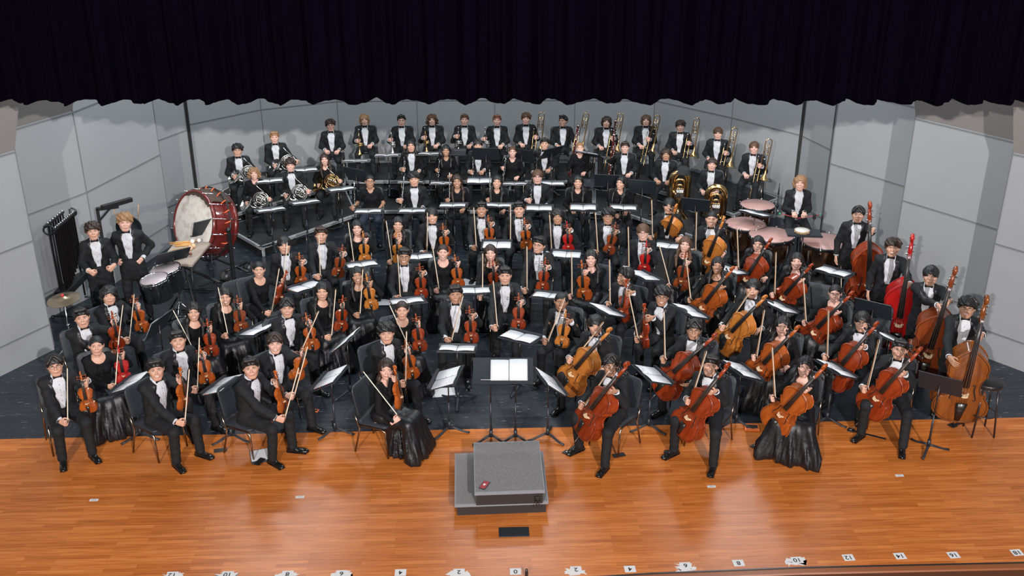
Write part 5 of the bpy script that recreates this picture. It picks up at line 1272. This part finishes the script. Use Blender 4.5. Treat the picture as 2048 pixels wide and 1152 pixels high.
for w_ in WL:
    k_ = dict(want=.27)
    lk = {'trombonist in glasses looking down left': -30, 'woman oboist with long straight hair looking left': -30}.get(w_[0])
    wind(*w_, look=lk)
# two tubas, bell down on the riser, a black hat on the left one
for x, y, z0_, lb in ((1360, 372, .2, 'gold tuba standing bell down beneath a dark hat'), (1432, 402, .2, 'gold tuba standing bell down before the tied hair player')):
    c = px(x, y, z0_+.62); W_['tuba'].put(lb, mtx(rz(R(-8)), (c.x, c.y, z0_)), 'tubas')
c = px(1366, 346, 1.08); b = MB(); b.lathe([(0, .0), (.14, 0), (.15, .01), (.12, .03), (.11, .10), (.08, .125), (0, .13)], 20, 0, (0, 0, 0), rx(R(12))@ry(R(6)), (1, .8, 1))
tag(link('hat', b.mesh('hat', M['felt']), None, mtx(np.eye(3), c)), 'dark felt hat perched on top of the left tuba', 'hat')
# percussionists
b0, R0, _ = head_base(186, 467, 22, 0, 'stand'); f0 = R0@np.array([0, -1, 0])
person('curly dark haired percussionist standing at left, in black tuxedo, hands at waist', 186, 464, 24, 'tux', 'curly', 'hd', 'skL', 0, 'stand', 0, 0,
       L=(True, b0+R0@np.array([.13, -.20, 1.02]), R0@np.array([-.5, -.2, .8]), R0@np.array([-.9, -.4, -.2])), Rh=(True, b0+R0@np.array([-.06, -.22, 1.00]), R0@np.array([.5, -.2, .8]), R0@np.array([.9, -.4, -.2])))
b0, R0, _ = head_base(250, 447, 12, 0, 'stand')
person('curly fair haired percussionist standing by the drums, in black tuxedo, hands at waist', 250, 446, 12, 'tux', 'curly', 'hl', 'skF', 0, 'stand', 0, 0, size=1.04,
       L=(True, b0+R0@np.array([.11, -.21, .99]), R0@np.array([-.5, -.2, .8]), R0@np.array([-.9, -.4, -.2])), Rh=(True, b0+R0@np.array([-.11, -.21, .99]), R0@np.array([.5, -.2, .8]), R0@np.array([.9, -.4, -.2])))
b0, R0, _ = head_base(1600, 367, -4, 0, 'perch')
hl, hr = b0+R0@np.array([.09, -.34, .86]), b0+R0@np.array([-.09, -.34, .86])
person('fair long haired timpanist, in black suit with open collar, seated behind timpani', 1600, 367, -4, 'suit', 'wavy', 'hl', 'skF', 0, 'perch', 1, 0,
       L=(True, hl, R0@np.array([-1, -.1, .1]), R0@np.array([-.4, -1, -.2])), Rh=(True, hr, R0@np.array([1, -.1, .1]), R0@np.array([.4, -1, -.2])))
for sd, hp in ((-1, hr), (1, hl)):
    p = Proto('timpani_mallet', 'mallet'); d = nrm(R0@np.array([sd*1., -.1, .25])); b = MB(); b.tube([(0, 0, -.12), (0, 0, .26)], .006, 7); p.part('stick', b, M['mrod']); p.part('head', MB().ball((0, 0, .27), (.018, .018, .018)), M['mgrn'])
    p.put('red timpani mallet with green tip in the timpanist %s hand' % ('right' if sd < 0 else 'left'), mtx(frame(d), hp), 'timpani mallets')
stool.put('black stool under the timpanist', mtx(R0, b0+R0@np.array([0, .04, 0])*1.0))
# ================= music stands: (x, y, height, reader yaw, tilt, z0, papers, who)
ST = [
 (264,766,.80,74,24,0,2,'far left front violinist'),
 (318,650,.84,74,62,0,1,'wavy haired man at left'),
 (450,769,.80,68,22,0,2,'second front violinist'),
 (517,661,.80,56,16,0,1,'smiling woman with slanted bow at left'),
 (662,757,.80,76,28,0,2,'third front violinist'),
 (694,681,.84,72,42,0,1,'open collared man'),
 (611,576,.80,42,10,0,1,'woman turned sideways'),
 (725,531,.80,18,12,0,1,'woman by the riser corner'),
 (836,516,.80,8,10,0,1,'woman with the red stick bow'),
 (818,604,.80,14,14,0,1,'smiling man in glasses'),
 (947,583,.80,4,10,0,1,'smiling woman with red bow'),
 (914,699,.80,-2,16,0,1,'solemn man left of centre'),
 (896,755,.80,80,22,0,2,'front row pair left of podium'),
 (1097,593,.80,-14,12,0,1,'laughing man in glasses'),
 (1040,676,.80,-28,8,0,1,'man at exact centre'),
 (993,492,.80,-2,2,0,1,'centre rear pair of violinists'),
 (1129,511,.80,-8,6,0,1,'man with the red violin'),
 (1097,762,.84,-72,40,0,2,'first cellist beside the podium'),
 (1211,621,.82,-56,22,0,1,'man in profile with viola'),
 (1287,553,.80,-56,16,0,1,'brown haired man in glasses'),
 (1379,624,.80,-62,20,0,1,'violist with curly hair'),
 (1303,750,.80,-68,20,0,2,'two front cellists'),
 (1338,494,.80,-20,8,0,1,'rearmost cellist'),
 (1457,541,.80,-50,14,0,1,'curly dark haired woman cellist'),
 (1556,614,.82,-60,20,0,1,'smiling woman cellist under the tambourine'),
 (1482,742,.80,-66,24,0,2,'calm woman cellist'),
 (1668,546,.95,-40,10,0,1,'bassist nearest the timpani'),
 (1668,738,.80,-64,24,0,2,'curly haired front woman cellist'),
 (1746,618,.95,-34,60,0,0,'curly haired bassist'),
 (1780,678,.80,-60,26,0,1,'cellist with the wristwatch'),
 (1880,768,.95,-32,62,0,0,'rightmost bassist'),
 # flutes
 (739,424,.80,4,12,0,1,'leftmost flutist in glasses'), (824,423,.80,2,12,0,1,'curly haired man flutist'), (908,412,.84,0,12,0,1,'red tinted hair flutist'), (999,412,.84,-2,12,0,1,'middle woman flutist'),
 (1080,418,.80,-2,6,0,1,'oboist with fringe'), (1168,417,.82,-4,4,0,1,'woman with empty hands'), (1247,417,.80,-6,8,0,1,'woman oboist looking left'),
 # clarinets (on the low riser)
 (824,366,.76,0,18,.2,1,'left end clarinetist'), (887,368,.76,0,16,.2,1,'smiling woman clarinetist'), (962,363,.80,0,3,.2,1,'centre parted clarinetist'), (1028,369,.76,0,16,.2,1,'brown haired woman clarinetist'),
 (1103,368,.76,-2,10,.2,1,'right end clarinetist'), (1180,368,.76,-4,4,.2,0,'woman bassoonist'), (1216,362,.90,-8,60,.2,0,'dark haired bassoonist'), (1285,374,.92,-16,62,.2,0,'long haired man beside tuba'), (1391,410,.80,-18,58,.2,0,'tuba player with tied hair'),
 # trumpets and trombones
 (714,323,.74,4,16,.4,1,'long fair haired trumpeter'), (776,312,.76,4,14,.4,1,'trumpeter in glasses'), (858,309,.76,0,14,.4,1,'curly smiling trumpeter'), (906,306,.78,0,4,.4,0,'cropped hair trumpeter'), (972,308,.86,-4,58,.4,0,'red haired trumpeter'),
 (1043,310,.80,-30,60,.4,0,'leftmost trombonist'), (1103,305,.84,40,50,.4,0,'trombonist looking down left'), (1180,310,.76,-30,28,.4,1,'trombonist with tucked hair'),
 # horns
 (540,421,.72,22,14,.2,1,'front curly fair woman hornist'), (610,406,.72,22,14,.2,1,'smiling man hornist'), (681,380,.80,22,12,.2,1,'woman hornist with gold horn'), (712,350,.95,-30,62,.2,0,'woman hornist, turned black desk'),
 (539,363,.70,14,10,.4,1,'upper far left hornist'), (612,341,.70,12,10,.4,1,'upper left fair hornist'),
 # percussion
 (346,512,1.12,38,48,0,0,'percussionists between the toms'), (415,453,1.08,40,62,0,0,'bass drum'), (1510,428,1.0,-40,16,0,1,'timpani'),
]
for (x, y, h, rho, tilt, z0, pp, who) in ST:
    put_stand(x, y, h, rho, tilt, 'black music stand of the '+who, z0, papers=pp, flabel='open music on the stand of the '+who)
cm = put_stand(1006, 740, 1.02, 180, 34, 'wide two legged black conductor stand behind the podium', 0, wide=.74, poles=2, papers=0)
# conductor: reader on the camera side
folder(cm @ Matrix.Translation((.09, 0, 0)), 'open white conductor score on the wide stand', 1)
b = MB(); b.tube([(-.17, -.16, .03), (.17, -.16, .03)], [.003, .0015], 6); tag(link('baton', b.mesh('baton', M['white']), None, cm @ Matrix.Translation((-.1, 0, .02))), 'white baton lying on the ledge of the conductor stand', 'baton')

# ================= timpani
def timpani(x, y, r_, h, label):
    c = px(x, y, h); t = link('timpani', None, None, mtx(np.eye(3), (c.x, c.y, 0))); tag(t, label, 'timpani', 'copper kettle timpani')
    link('bowl', MB().lathe([(.06, h-.56), (r_*.35, h-.54), (r_*.66, h-.46), (r_*.86, h-.32), (r_*.94, h-.16), (r_*.96, h-.04)], 40).mesh('bowl', M['copper']), t)
    link('head', MB().lathe([(0, h+.001), (r_*.985, h), (r_, h-.01)], 48, 0).mesh('head', M['tskin']), t)
    link('rim', MB().tube([(r_*1.01*math.cos(a), r_*1.01*math.sin(a), h-.012) for a in np.linspace(0, 2*math.pi, 48, endpoint=False)], .014, 8, closed=True).lathe([(r_*.99, h-.02), (r_*1.0, h-.06), (r_*.97, h-.06)], 48).mesh('rim', M['black']), t)
    for k in range(8):
        a = R(45*k+20); c_, s_ = math.cos(a), math.sin(a); rr = r_*1.03
        link('tension_rod', MB().tube([(c_*rr, s_*rr, h+.01), (c_*rr, s_*rr, h-.10)], .006, 6).tube([(c_*rr-s_*.025, s_*rr+c_*.025, h+.012), (c_*rr+s_*.025, s_*rr-c_*.025, h+.012)], .006, 6).box((c_*rr*.97, s_*rr*.97, h-.11), (.03, .03, .04), 0, rz(a)).mesh('tension_rod', M['chrome']), t)
    for k in range(4):
        a = R(90*k+35); c_, s_ = math.cos(a), math.sin(a)
        link('leg', MB().tube([(c_*r_*1.0, s_*r_*1.0, h-.08), (c_*r_*.98, s_*r_*.98, h-.3), (c_*r_*.70, s_*r_*.70, .12), (c_*r_*.75, s_*r_*.75, .03)], [.018, .02, .024, .022], 8).mesh('leg', M['black']), t)
    link('base', MB().lathe([(0, .10), (.12, .10), (r_*.72, .07), (r_*.72, .11), (.10, .16), (.05, h-.55), (0, h-.55)], 24).mesh('base', M['black']), t)
timpani(1515, 409, .31, .80, 'smallest timpani at the back against the riser')
timpani(1491, 447, .345, .80, 'timpani at left with the black music stand over it')
timpani(1543, 469, .375, .80, 'large timpani in front of the timpanist')
timpani(1650, 482, .39, .80, 'large timpani at right beside the rear bassist')
# tambourine tray stand
c = px(1607, 466, 1.0); t = link('trap_table', None, None, mtx(rz(R(-6)), (c.x, c.y, 0))); tag(t, 'black tray stand holding the tambourine before the timpanist', 'stand')
link('tray', MB().box((0, 0, 1.0), (.56, .36, .012)).box((0, -.18, 1.012), (.56, .012, .035)).mesh('tray', M['stand']), t)
link('pole', MB().tube([(.0, 0, .35), (.0, 0, 1.0)], .013, 8).mesh('pole', M['standpole']), t)
for k in range(3):
    a = R(30+120*k); link('leg', MB().tube([(0, 0, .60), (.26*math.cos(a), .26*math.sin(a), .02)], .009, 7).mesh('leg', M['standpole']), t)
c2 = px(1604, 462, 1.03); t = link('tambourine', None, None, mtx(rz(R(10)), c2)); tag(t, 'wooden tambourine with skin head on the black tray', 'tambourine')
link('frame', MB().lathe([(.118, -.022), (.125, -.022), (.125, .022), (.118, .022)], 32).mesh('frame', M['tamb']), t)
link('head', MB().lathe([(0, .020), (.119, .021), (.12, .015)], 32).mesh('head', M['calf']), t)
for k in range(6): a = R(60*k); link('jingle', MB().lathe([(0, -.004), (.018, -.003), (.018, .001), (0, .004)], 12, 0, (.126*math.cos(a), .126*math.sin(a), 0)).mesh('jingle', M['bronze']), t)
c = px(1628, 440, 1.0); t = link('microphone_stand', None, None, mtx(np.eye(3), (c.x, c.y, 0))); tag(t, 'thin black stand with clamp beside the tambourine tray', 'stand')
link('pole', MB().tube([(0, 0, .45), (0, 0, 1.05)], .010, 7).mesh('pole', M['black']), t); link('clamp', MB().box((0, 0, 1.06), (.05, .06, .09), 0, None, .008).mesh('clamp', M['black']), t)
for k in range(3): a = R(90+120*k); link('leg', MB().tube([(0, 0, .5), (.25*math.cos(a), .25*math.sin(a), .01)], .008, 6).mesh('leg', M['black']), t)
for x, y, lb in ((1483, 349, 'thin mute peg stand behind the trombonists, left one'), (1469, 322, 'thin mute peg stand nearest the sandy haired trombonist'), (1557, 388, 'thin peg stand at the riser corner by the timpani')):
    c = px(x, y, .75); t = link('peg_stand', None, None, mtx(np.eye(3), (c.x, c.y, .4))); tag(t, lb, 'stand')
    link('pole', MB().tube([(0, 0, .02), (0, 0, .34)], .008, 6).lathe([(0, .10), (.035, .10), (.03, .12), (.01, .14), (0, .14)], 12).tube([(0, 0, .34), (0, 0, .56)], [.014, .006], 8).mesh('pole', M['black']), t)
    for k in range(3): a = R(30+120*k); link('leg', MB().tube([(0, 0, .10), (.14*math.cos(a), .14*math.sin(a), .01)], .007, 6).mesh('leg', M['chrome']), t)

# ================= bass drum on its wheeled frame
dc = np.array(px(411, 448, .98)); ax = nrm([-.62, -.74, .30]); RD = frame(ax, (0, 0, 1)); rD, dD = .565, .44
t = link('bass_drum', None, None, mtx(np.eye(3), (dc[0], dc[1], 0))); tag(t, 'large concert bass drum, dark red shell with mottled skin head, tilted in frame', 'bass drum')
o_ = np.array([0, 0, dc[2]]); h2 = dD/2
link('shell', MB().lathe([(rD*.965, -h2), (rD*.975, -h2*.5), (rD*.975, h2*.5), (rD*.965, h2)], 56, 0, o_, RD).mesh('shell', M['drumred']), t)
for s_ in (1, -1):
    link('head', MB().lathe([(0, s_*(h2+.012)), (rD*.93, s_*(h2+.012)), (rD*.965, s_*(h2+.004))], 56, 0, o_, RD).mesh('head', M['calf']), t)
    link('hoop', MB().lathe([(rD*.93, s_*(h2+.010)), (rD*.935, s_*(h2+.030)), (rD*1.0, s_*(h2+.030)), (rD*1.0, s_*(h2-.035)), (rD*.97, s_*(h2-.035))], 56, 0, o_, RD).mesh('hoop', M['drumred']), t)
for k in range(14):
    a = R(360/14*k+8); c_, s_ = math.cos(a)*rD*1.03, math.sin(a)*rD*1.03; w = lambda z, kk=1: RD@np.array([c_*kk, s_*kk, z])+o_
    link('tension_rod', MB().tube([w(h2+.045), w(-h2-.045)], .0065, 6).ball(w(h2+.05), .014, 0, 8).ball(w(-h2-.05), .014, 0, 8).ball(w(h2*.45, .975), .018, 0, 8).ball(w(-h2*.45, .975), .018, 0, 8).mesh('tension_rod', M['chrome']), t)
link('cage_ring', MB().tube([RD@np.array([rD*1.10*math.cos(a), rD*1.10*math.sin(a), .0-.04])+o_ for a in np.linspace(0, 2*math.pi, 56, endpoint=False)], .014, 8, closed=True).mesh('cage_ring', M['black']), t)
b = MB()
for k in range(15):
    a0 = R(250+k*17); 
    b.tube([RD@np.array([rD*(1.03+.09*abs(math.sin(u*math.pi)))*math.cos(a0+u*.10), rD*(1.03+.09*abs(math.sin(u*math.pi)))*math.sin(a0+u*.10), .04-.12*u])+o_ for u in np.linspace(0, 1, 6)], .009, 6)
link('cord', b.mesh('cord', M['orange']), t)
b = MB(); n1, n2 = 18, 7; V = []
for i in range(n1):
    for j in range(n2):
        a = R(-38+i*66/(n1-1)); u = j/(n2-1); z = h2+.045-u*.46; rr = rD*1.035+.01*math.sin(i*2+j)
        V.append(RD@np.array([rr*math.cos(a)-(0.10 if j == 0 else 0), rr*math.sin(a), z if j else h2+.05])+o_)
b.add(V, [(i*n2+j, i*n2+j+1, (i+1)*n2+j+1, (i+1)*n2+j) for i in range(n1-1) for j in range(n2-1)]); o = link('drum_cloth', b.mesh('drum_cloth', M['browncl']), None, mtx(np.eye(3), (dc[0], dc[1], 0))); md = o.modifiers.new('thick', 'SOLIDIFY'); md.thickness = .012
tag(o, 'dark brown cloth draped over the top of the bass drum', 'cloth')
side = nrm(np.cross([0, 0, 1], ax)); fwd = nrm([ax[0], ax[1], 0])
for s_ in (1, -1):
    p = side*s_*(rD*1.14); link('upright', MB().box((p[0], p[1], .56), (.055, .055, .92), 0, rz(math.atan2(side[1], side[0])), .004).ball((p[0], p[1], 1.03), .045, 0, 10).mesh('upright', M['black']), t)
    a = p-fwd*.42; c_ = p+fwd*.36
    if p[0] > 0: a = np.array([*(px(497, 534, .105).xy-Vector(dc[:2])), 0]); c_ = np.array([*(px(452, 552, .105).xy-Vector(dc[:2])), 0])
    rot = rz(math.atan2(fwd[1], fwd[0])); link('foot_rail', MB().tube([(a[0], a[1], .20), (c_[0], c_[1], .20)], .026, 8).mesh('foot_rail', M['black']), t)
    for e_ in (a, c_):
        link('wheel', MB().lathe([(.03, -.024), (.095, -.024), (.105, -.012), (.105, .012), (.095, .024), (.03, .024)], 24, 0, (e_[0], e_[1], .105), frame(side)).lathe([(0, -.018), (.035, -.018), (.035, .018), (0, .018)], 12, 1, (e_[0], e_[1], .105), frame(side)).lathe([(.058, -.02), (.066, -.02), (.066, .02), (.058, .02)], 18, 1, (e_[0], e_[1], .105), frame(side)).box((e_[0], e_[1], .19), (.06, .07, .05), 2, rot).mesh('wheel', [M['tire'], M['grey'], M['black']]), t)
for k in (-.30, .28):
    a, c_ = side*rD*1.14+fwd*k, -side*rD*1.14+fwd*k; link('cross_bar', MB().tube([(a[0], a[1], .18), (c_[0], c_[1], .18)], .022, 8).mesh('cross_bar', M['black']), t)

# ================= percussion table and mallets
tc = [px(x, y, .86) for x, y in ((345, 487), (421, 489), (385, 529), (314, 527))]
cen = sum(tc, Vector())/4; t = link('percussion_table', None, None, mtx(np.eye(3), (cen.x, cen.y, 0))); tag(t, 'tan cloth topped folding table beside the bass drum', 'table')
loc = [(v.x-cen.x, v.y-cen.y) for v in (px(352, 482, .86), px(422, 484, .86), px(384, 530, .86), px(318, 524, .86))]
b = MB(); b.prism(loc[::-1], .825, .86); link('table_top', b.mesh('table_top', M['cloth']), t)
for (i, j) in ((0, 2), (1, 3)):
    a, c_ = loc[i], loc[j]
    link('leg', MB().tube([(a[0]*.8, a[1]*.8, .82), (c_[0]*.8, c_[1]*.8, .02)], .014, 7).mesh('leg', M['black']), t)
for (i, j) in ((0, 1), (2, 3)):
    a, c_ = loc[i], loc[j]; link('leg', MB().tube([(a[0]*.85, a[1]*.85, .025), (c_[0]*.85, c_[1]*.85, .025)], .014, 7).tube([(a[0]*.85, a[1]*.85, .03), (a[0]*.8, a[1]*.8, .82)], .012, 7).mesh('leg', M['black']), t)
for i, (x0, y0, x1, y1, hd, rr, lb) in enumerate(((340, 512, 381, 498, 'mfelt', .045, 'soft tan mallet with big round felt head, front one'), (346, 503, 387, 494, 'mfelt', .042, 'soft tan mallet with big round felt head, rear one'),
      (344, 520, 376, 509, 'mred', .026, 'dark mallet with brown round head, left one'), (348, 523, 382, 510, 'mred', .026, 'dark mallet with brown round head, right one'), (340, 491, 385, 485, 'white', .040, 'mallet with white fleece head at the back of the table'), (338, 488, 398, 483, 'white', .036, 'long mallet with white head beside the drum'))):
    a, c_ = np.array(px(x0, y0, .875)), np.array(px(x1, y1, .88)); d = nrm(c_-a); L_ = np.linalg.norm(c_-a)
    p = Proto('mallet', 'mallet'); p.part('stick', MB().tube([(0, 0, 0), (0, 0, L_)], .008 if i > 1 else .007, 7), M['mwood'] if i not in (2, 3) else M['black']); p.part('head', MB().ball((0, 0, L_), (rr, rr, rr*.9)), M[hd]); p.put(lb, mtx(frame(d), a+np.array([0, 0, .02])), 'mallets on the table')
for i in range(3):
    a, c_ = np.array(px(350, 486+3*i, .875)), np.array(px(388, 483+3*i, .875)); tag(link('wood_block_stick', MB().tube([(0, 0, 0), tuple(c_-a)], .014, 8).mesh('stick', M['mwood']), None, mtx(np.eye(3), a)), 'thick pale wooden stick on the table beside the bass drum', 'drumstick', 'sticks on the table')

# ================= concert toms
def tom(x, y, r_, dep, h, tip, label):
    c = px(x, y, h); Rt = rx(R(tip))@ry(R(-8)); t = link('concert_tom', None, None, mtx(Rt, c)); tag(t, label, 'drum')
    link('shell', MB().lathe([(r_*.97, -dep), (r_*.98, -dep+.02), (r_*.98, -.02), (r_*.97, 0)], 40).lathe([(0, -dep+.01), (r_*.95, -dep+.01)], 40).mesh('shell', M['drumblk']), t)
    link('head', MB().lathe([(0, .004), (r_*.97, .004), (r_*.99, -.006)], 40).mesh('head', M['clear']), t)
    link('rim', MB().tube([(r_*1.02*math.cos(a), r_*1.02*math.sin(a), .006) for a in np.linspace(0, 2*math.pi, 40, endpoint=False)], .009, 7, closed=True).tube([(r_*1.02*math.cos(a), r_*1.02*math.sin(a), -.022) for a in np.linspace(0, 2*math.pi, 40, endpoint=False)], .006, 6, closed=True).mesh('rim', M['chrome']), t)
    for k in range(8):
        a = R(45*k); link('lug', MB().tube([(r_*1.03*math.cos(a), r_*1.03*math.sin(a), .01), (r_*1.03*math.cos(a), r_*1.03*math.sin(a), -.07)], .006, 6).box((r_*1.0*math.cos(a), r_*1.0*math.sin(a), -.075), (.03, .024, .04), 0, rz(a)).mesh('lug', M['chrome']), t)
tom(308, 558, .20, .33, 1.0, 4, 'black concert tom with chrome hoop, front left of the pair')
tom(330, 538, .225, .34, .96, 4, 'black concert tom half hidden under the tilted stand')
c = px(352, 560, .8); t = link('tom_stand', None, None, mtx(np.eye(3), (c.x, c.y, 0))); tag(t, 'chrome tripod stand carrying the two concert toms', 'stand')
link('pole', MB().tube([(0, 0, .05), (0, 0, .92)], .014, 8).mesh('pole', M['chrome']), t)
for k in range(6): link('clamp', MB().ball((.04*math.cos(k*2.2), .03*math.sin(k*2.2)-.03, .74+.035*k), (.024, .02, .022), 0, 8).mesh('clamp', M['chrome']), t)
for k in range(3): a = R(30+120*k); link('leg', MB().tube([(0, 0, .45), (.30*math.cos(a), .30*math.sin(a), .01)], .010, 7).tube([(0, 0, .18), (.2*math.cos(a), .2*math.sin(a), .16)], .006, 6).mesh('leg', M['chrome']), t)

# ================= suspended cymbal
c = px(127, 599, 1.02); t = link('cymbal_stand', None, None, mtx(np.eye(3), (c.x, c.y, 0))); tag(t, 'chrome stand under the suspended cymbal at far left', 'stand')
link('pole', MB().tube([(0, 0, .06), (0, 0, 1.06)], .011, 8).ball((0, 0, .62), .024, 0, 8).mesh('pole', M['chrome']), t)
for k in range(3): a = R(200+120*k); link('leg', MB().tube([(0, 0, .40), (.28*math.cos(a), .28*math.sin(a), .06)], .010, 7).lathe([(0, -.02), (.035, -.02), (.035, .02), (0, .02)], 12, 0, (.29*math.cos(a), .29*math.sin(a), .037), rx(R(90))).mesh('leg', M['chrome']), t)
t = link('cymbal', None, None, mtx(rx(R(6))@ry(R(-3)), (c.x, c.y, 1.02))); tag(t, 'large bronze suspended cymbal at far left', 'cymbal')
link('plate', MB().lathe([(.225, 0), (.18, .012), (.12, .022), (.05, .032), (.035, .048), (.0, .056), (.0, .052), (.035, .044), (.05, .028), (.12, .018), (.18, .008), (.225, -.003), (.225, 0)], 48).mesh('plate', M['bronze']), t)
link('felt', MB().lathe([(0, .05), (.022, .05), (.022, .085), (0, .09)], 12).mesh('felt', M['mrod']), t)
# ================= tubular chimes
cc = np.array(px(142, 556, .55)); cd_ = nrm([.02, 1.0, 0]); t = link('tubular_chimes', None, None, mtx(rz(math.atan2(cd_[1], cd_[0])), (cc[0], cc[1], 0), .88)); tag(t, 'tall rack of dark tubular chimes standing by the left wall', 'chimes')
def cpart(n_, b_, m_): return link(n_, b_.mesh(n_, M[m_]), t)
for s_ in (-1, 1):
    cpart('upright', MB().tube([(s_*.42, 0, .10), (s_*.42, 0, 1.80)], .022, 8), 'black'); cpart('foot', MB().tube([(s_*.42, -.26, .06), (s_*.42, .26, .06)], .02, 8).ball((s_*.42, -.26, .04), .035, 0, 8).ball((s_*.42, .26, .04), .035, 0, 8), 'black')
    cpart('end_ring', MB().tube([(s_*.46, .10*math.cos(a), 1.72+.08*math.sin(a)) for a in np.linspace(0, 2*math.pi, 20, endpoint=False)], .014, 7, closed=True), 'black')
for y_, z_, n_, x0 in ((-.07, 1.72, 11, -.38), (.07, 1.78, 8, -.33)):
    cpart('top_rail', MB().box((0, y_, z_), (.90, .045, .035)), 'black')
    for k in range(n_):
        x_ = x0+.76*k/(n_-1) if n_ > 8 else x0+.70*k/(n_-1); L_ = 1.22-.04*k
        cpart('tube', MB().lathe([(0, z_-.03-L_), (.0165, z_-.03-L_), (.0165, z_-.02), (.019, z_-.02), (.019, z_+.012), (0, z_+.012)], 10, 0, (x_, y_, 0)), 'standpole')
        cpart('tube_cap', MB().lathe([(0, z_+.012), (.020, z_+.012), (.016, z_+.04), (0, z_+.045)], 10, 0, (x_, y_, 0)), 'chrome')
cpart('damper_box', MB().box((0, 0, .50), (1.0, .22, .14), 0, None, .01), 'black'); cpart('pedal', MB().box((0, -.22, .05), (.12, .18, .02)), 'black')
# ================= gong frame behind the percussionists
gp = np.array(px(203, 468, 1.2)); t = link('gong_stand', None, None, mtx(rz(R(22)), (gp[0], gp[1], 0))); tag(t, 'black angled stand with hanging cross bar behind the percussionists', 'stand')
link('upright', MB().box((-.0, 0, .82), (.05, .05, 1.62), 0, None, .004).mesh('upright', M['black']), t)
link('arm', MB().box((.15, 0, 1.62), (.34, .05, .05), 0, None, .004).box((.10, 0, 1.52), (.03, .03, .24), 0, ry(R(45))).mesh('arm', M['black']), t)
link('cross_bar', MB().box((.30, -.02, 1.68), (.07, .52, .07), 0, rz(R(-62)), .004).mesh('cross_bar', M['black']), t)
link('base', MB().box((.1, 0, .04), (.7, .06, .06)).box((-.0, 0, .04), (.06, .6, .06)).mesh('base', M['black']), t)
gx = gp+rz(R(22))@np.array([.42, -.06, 0]); t2 = link('tam_tam', None, None, mtx(rz(R(5)), (gx[0], gx[1], 1.27))); tag(t2, 'small dark gong hanging on cords behind the fair haired percussionist', 'gong')
link('disc', MB().lathe([(0, -.006), (.19, -.006), (.205, 0), (.20, .02), (.19, .008), (0, .01)], 36, 0, (0, 0, 0), frame((0, -1, 0))).mesh('disc', M['stand']), t2)
link('cord', MB().tube([(-.16, 0, .12), (-.20, 0, .38)], .005, 5).tube([(.16, 0, .12), (.20, 0, .38)], .005, 5).mesh('cord', M['mwood']), t2)
# a few empty chairs whose backs show
for x, y, yw, z0_, lb in ((487, 595, 40, 0, 'empty black chair beside the woman turned sideways'), (1630, 605, -28, 0, 'empty black chair right of the smiling woman cellist'), (1742, 645, -36, 0, 'empty black chair behind the cellist with a wristwatch')):
    c = px(x, y, .7); chair.put(lb, mtx(rz(R(yw)), (c.x, c.y, z0_)), 'black padded orchestra chairs')
c = px(800, 352, .5); b = MB(); b.box((0, 0, .14), (.28, .16, .28), 0, None, .03)
tag(link('backpack', b.mesh('backpack', M['knit']), None, mtx(np.eye(3), (px(790, 395, .2).x, px(790, 395, .2).y, .2))), 'soft black bag on the low riser behind the flutists', 'bag')
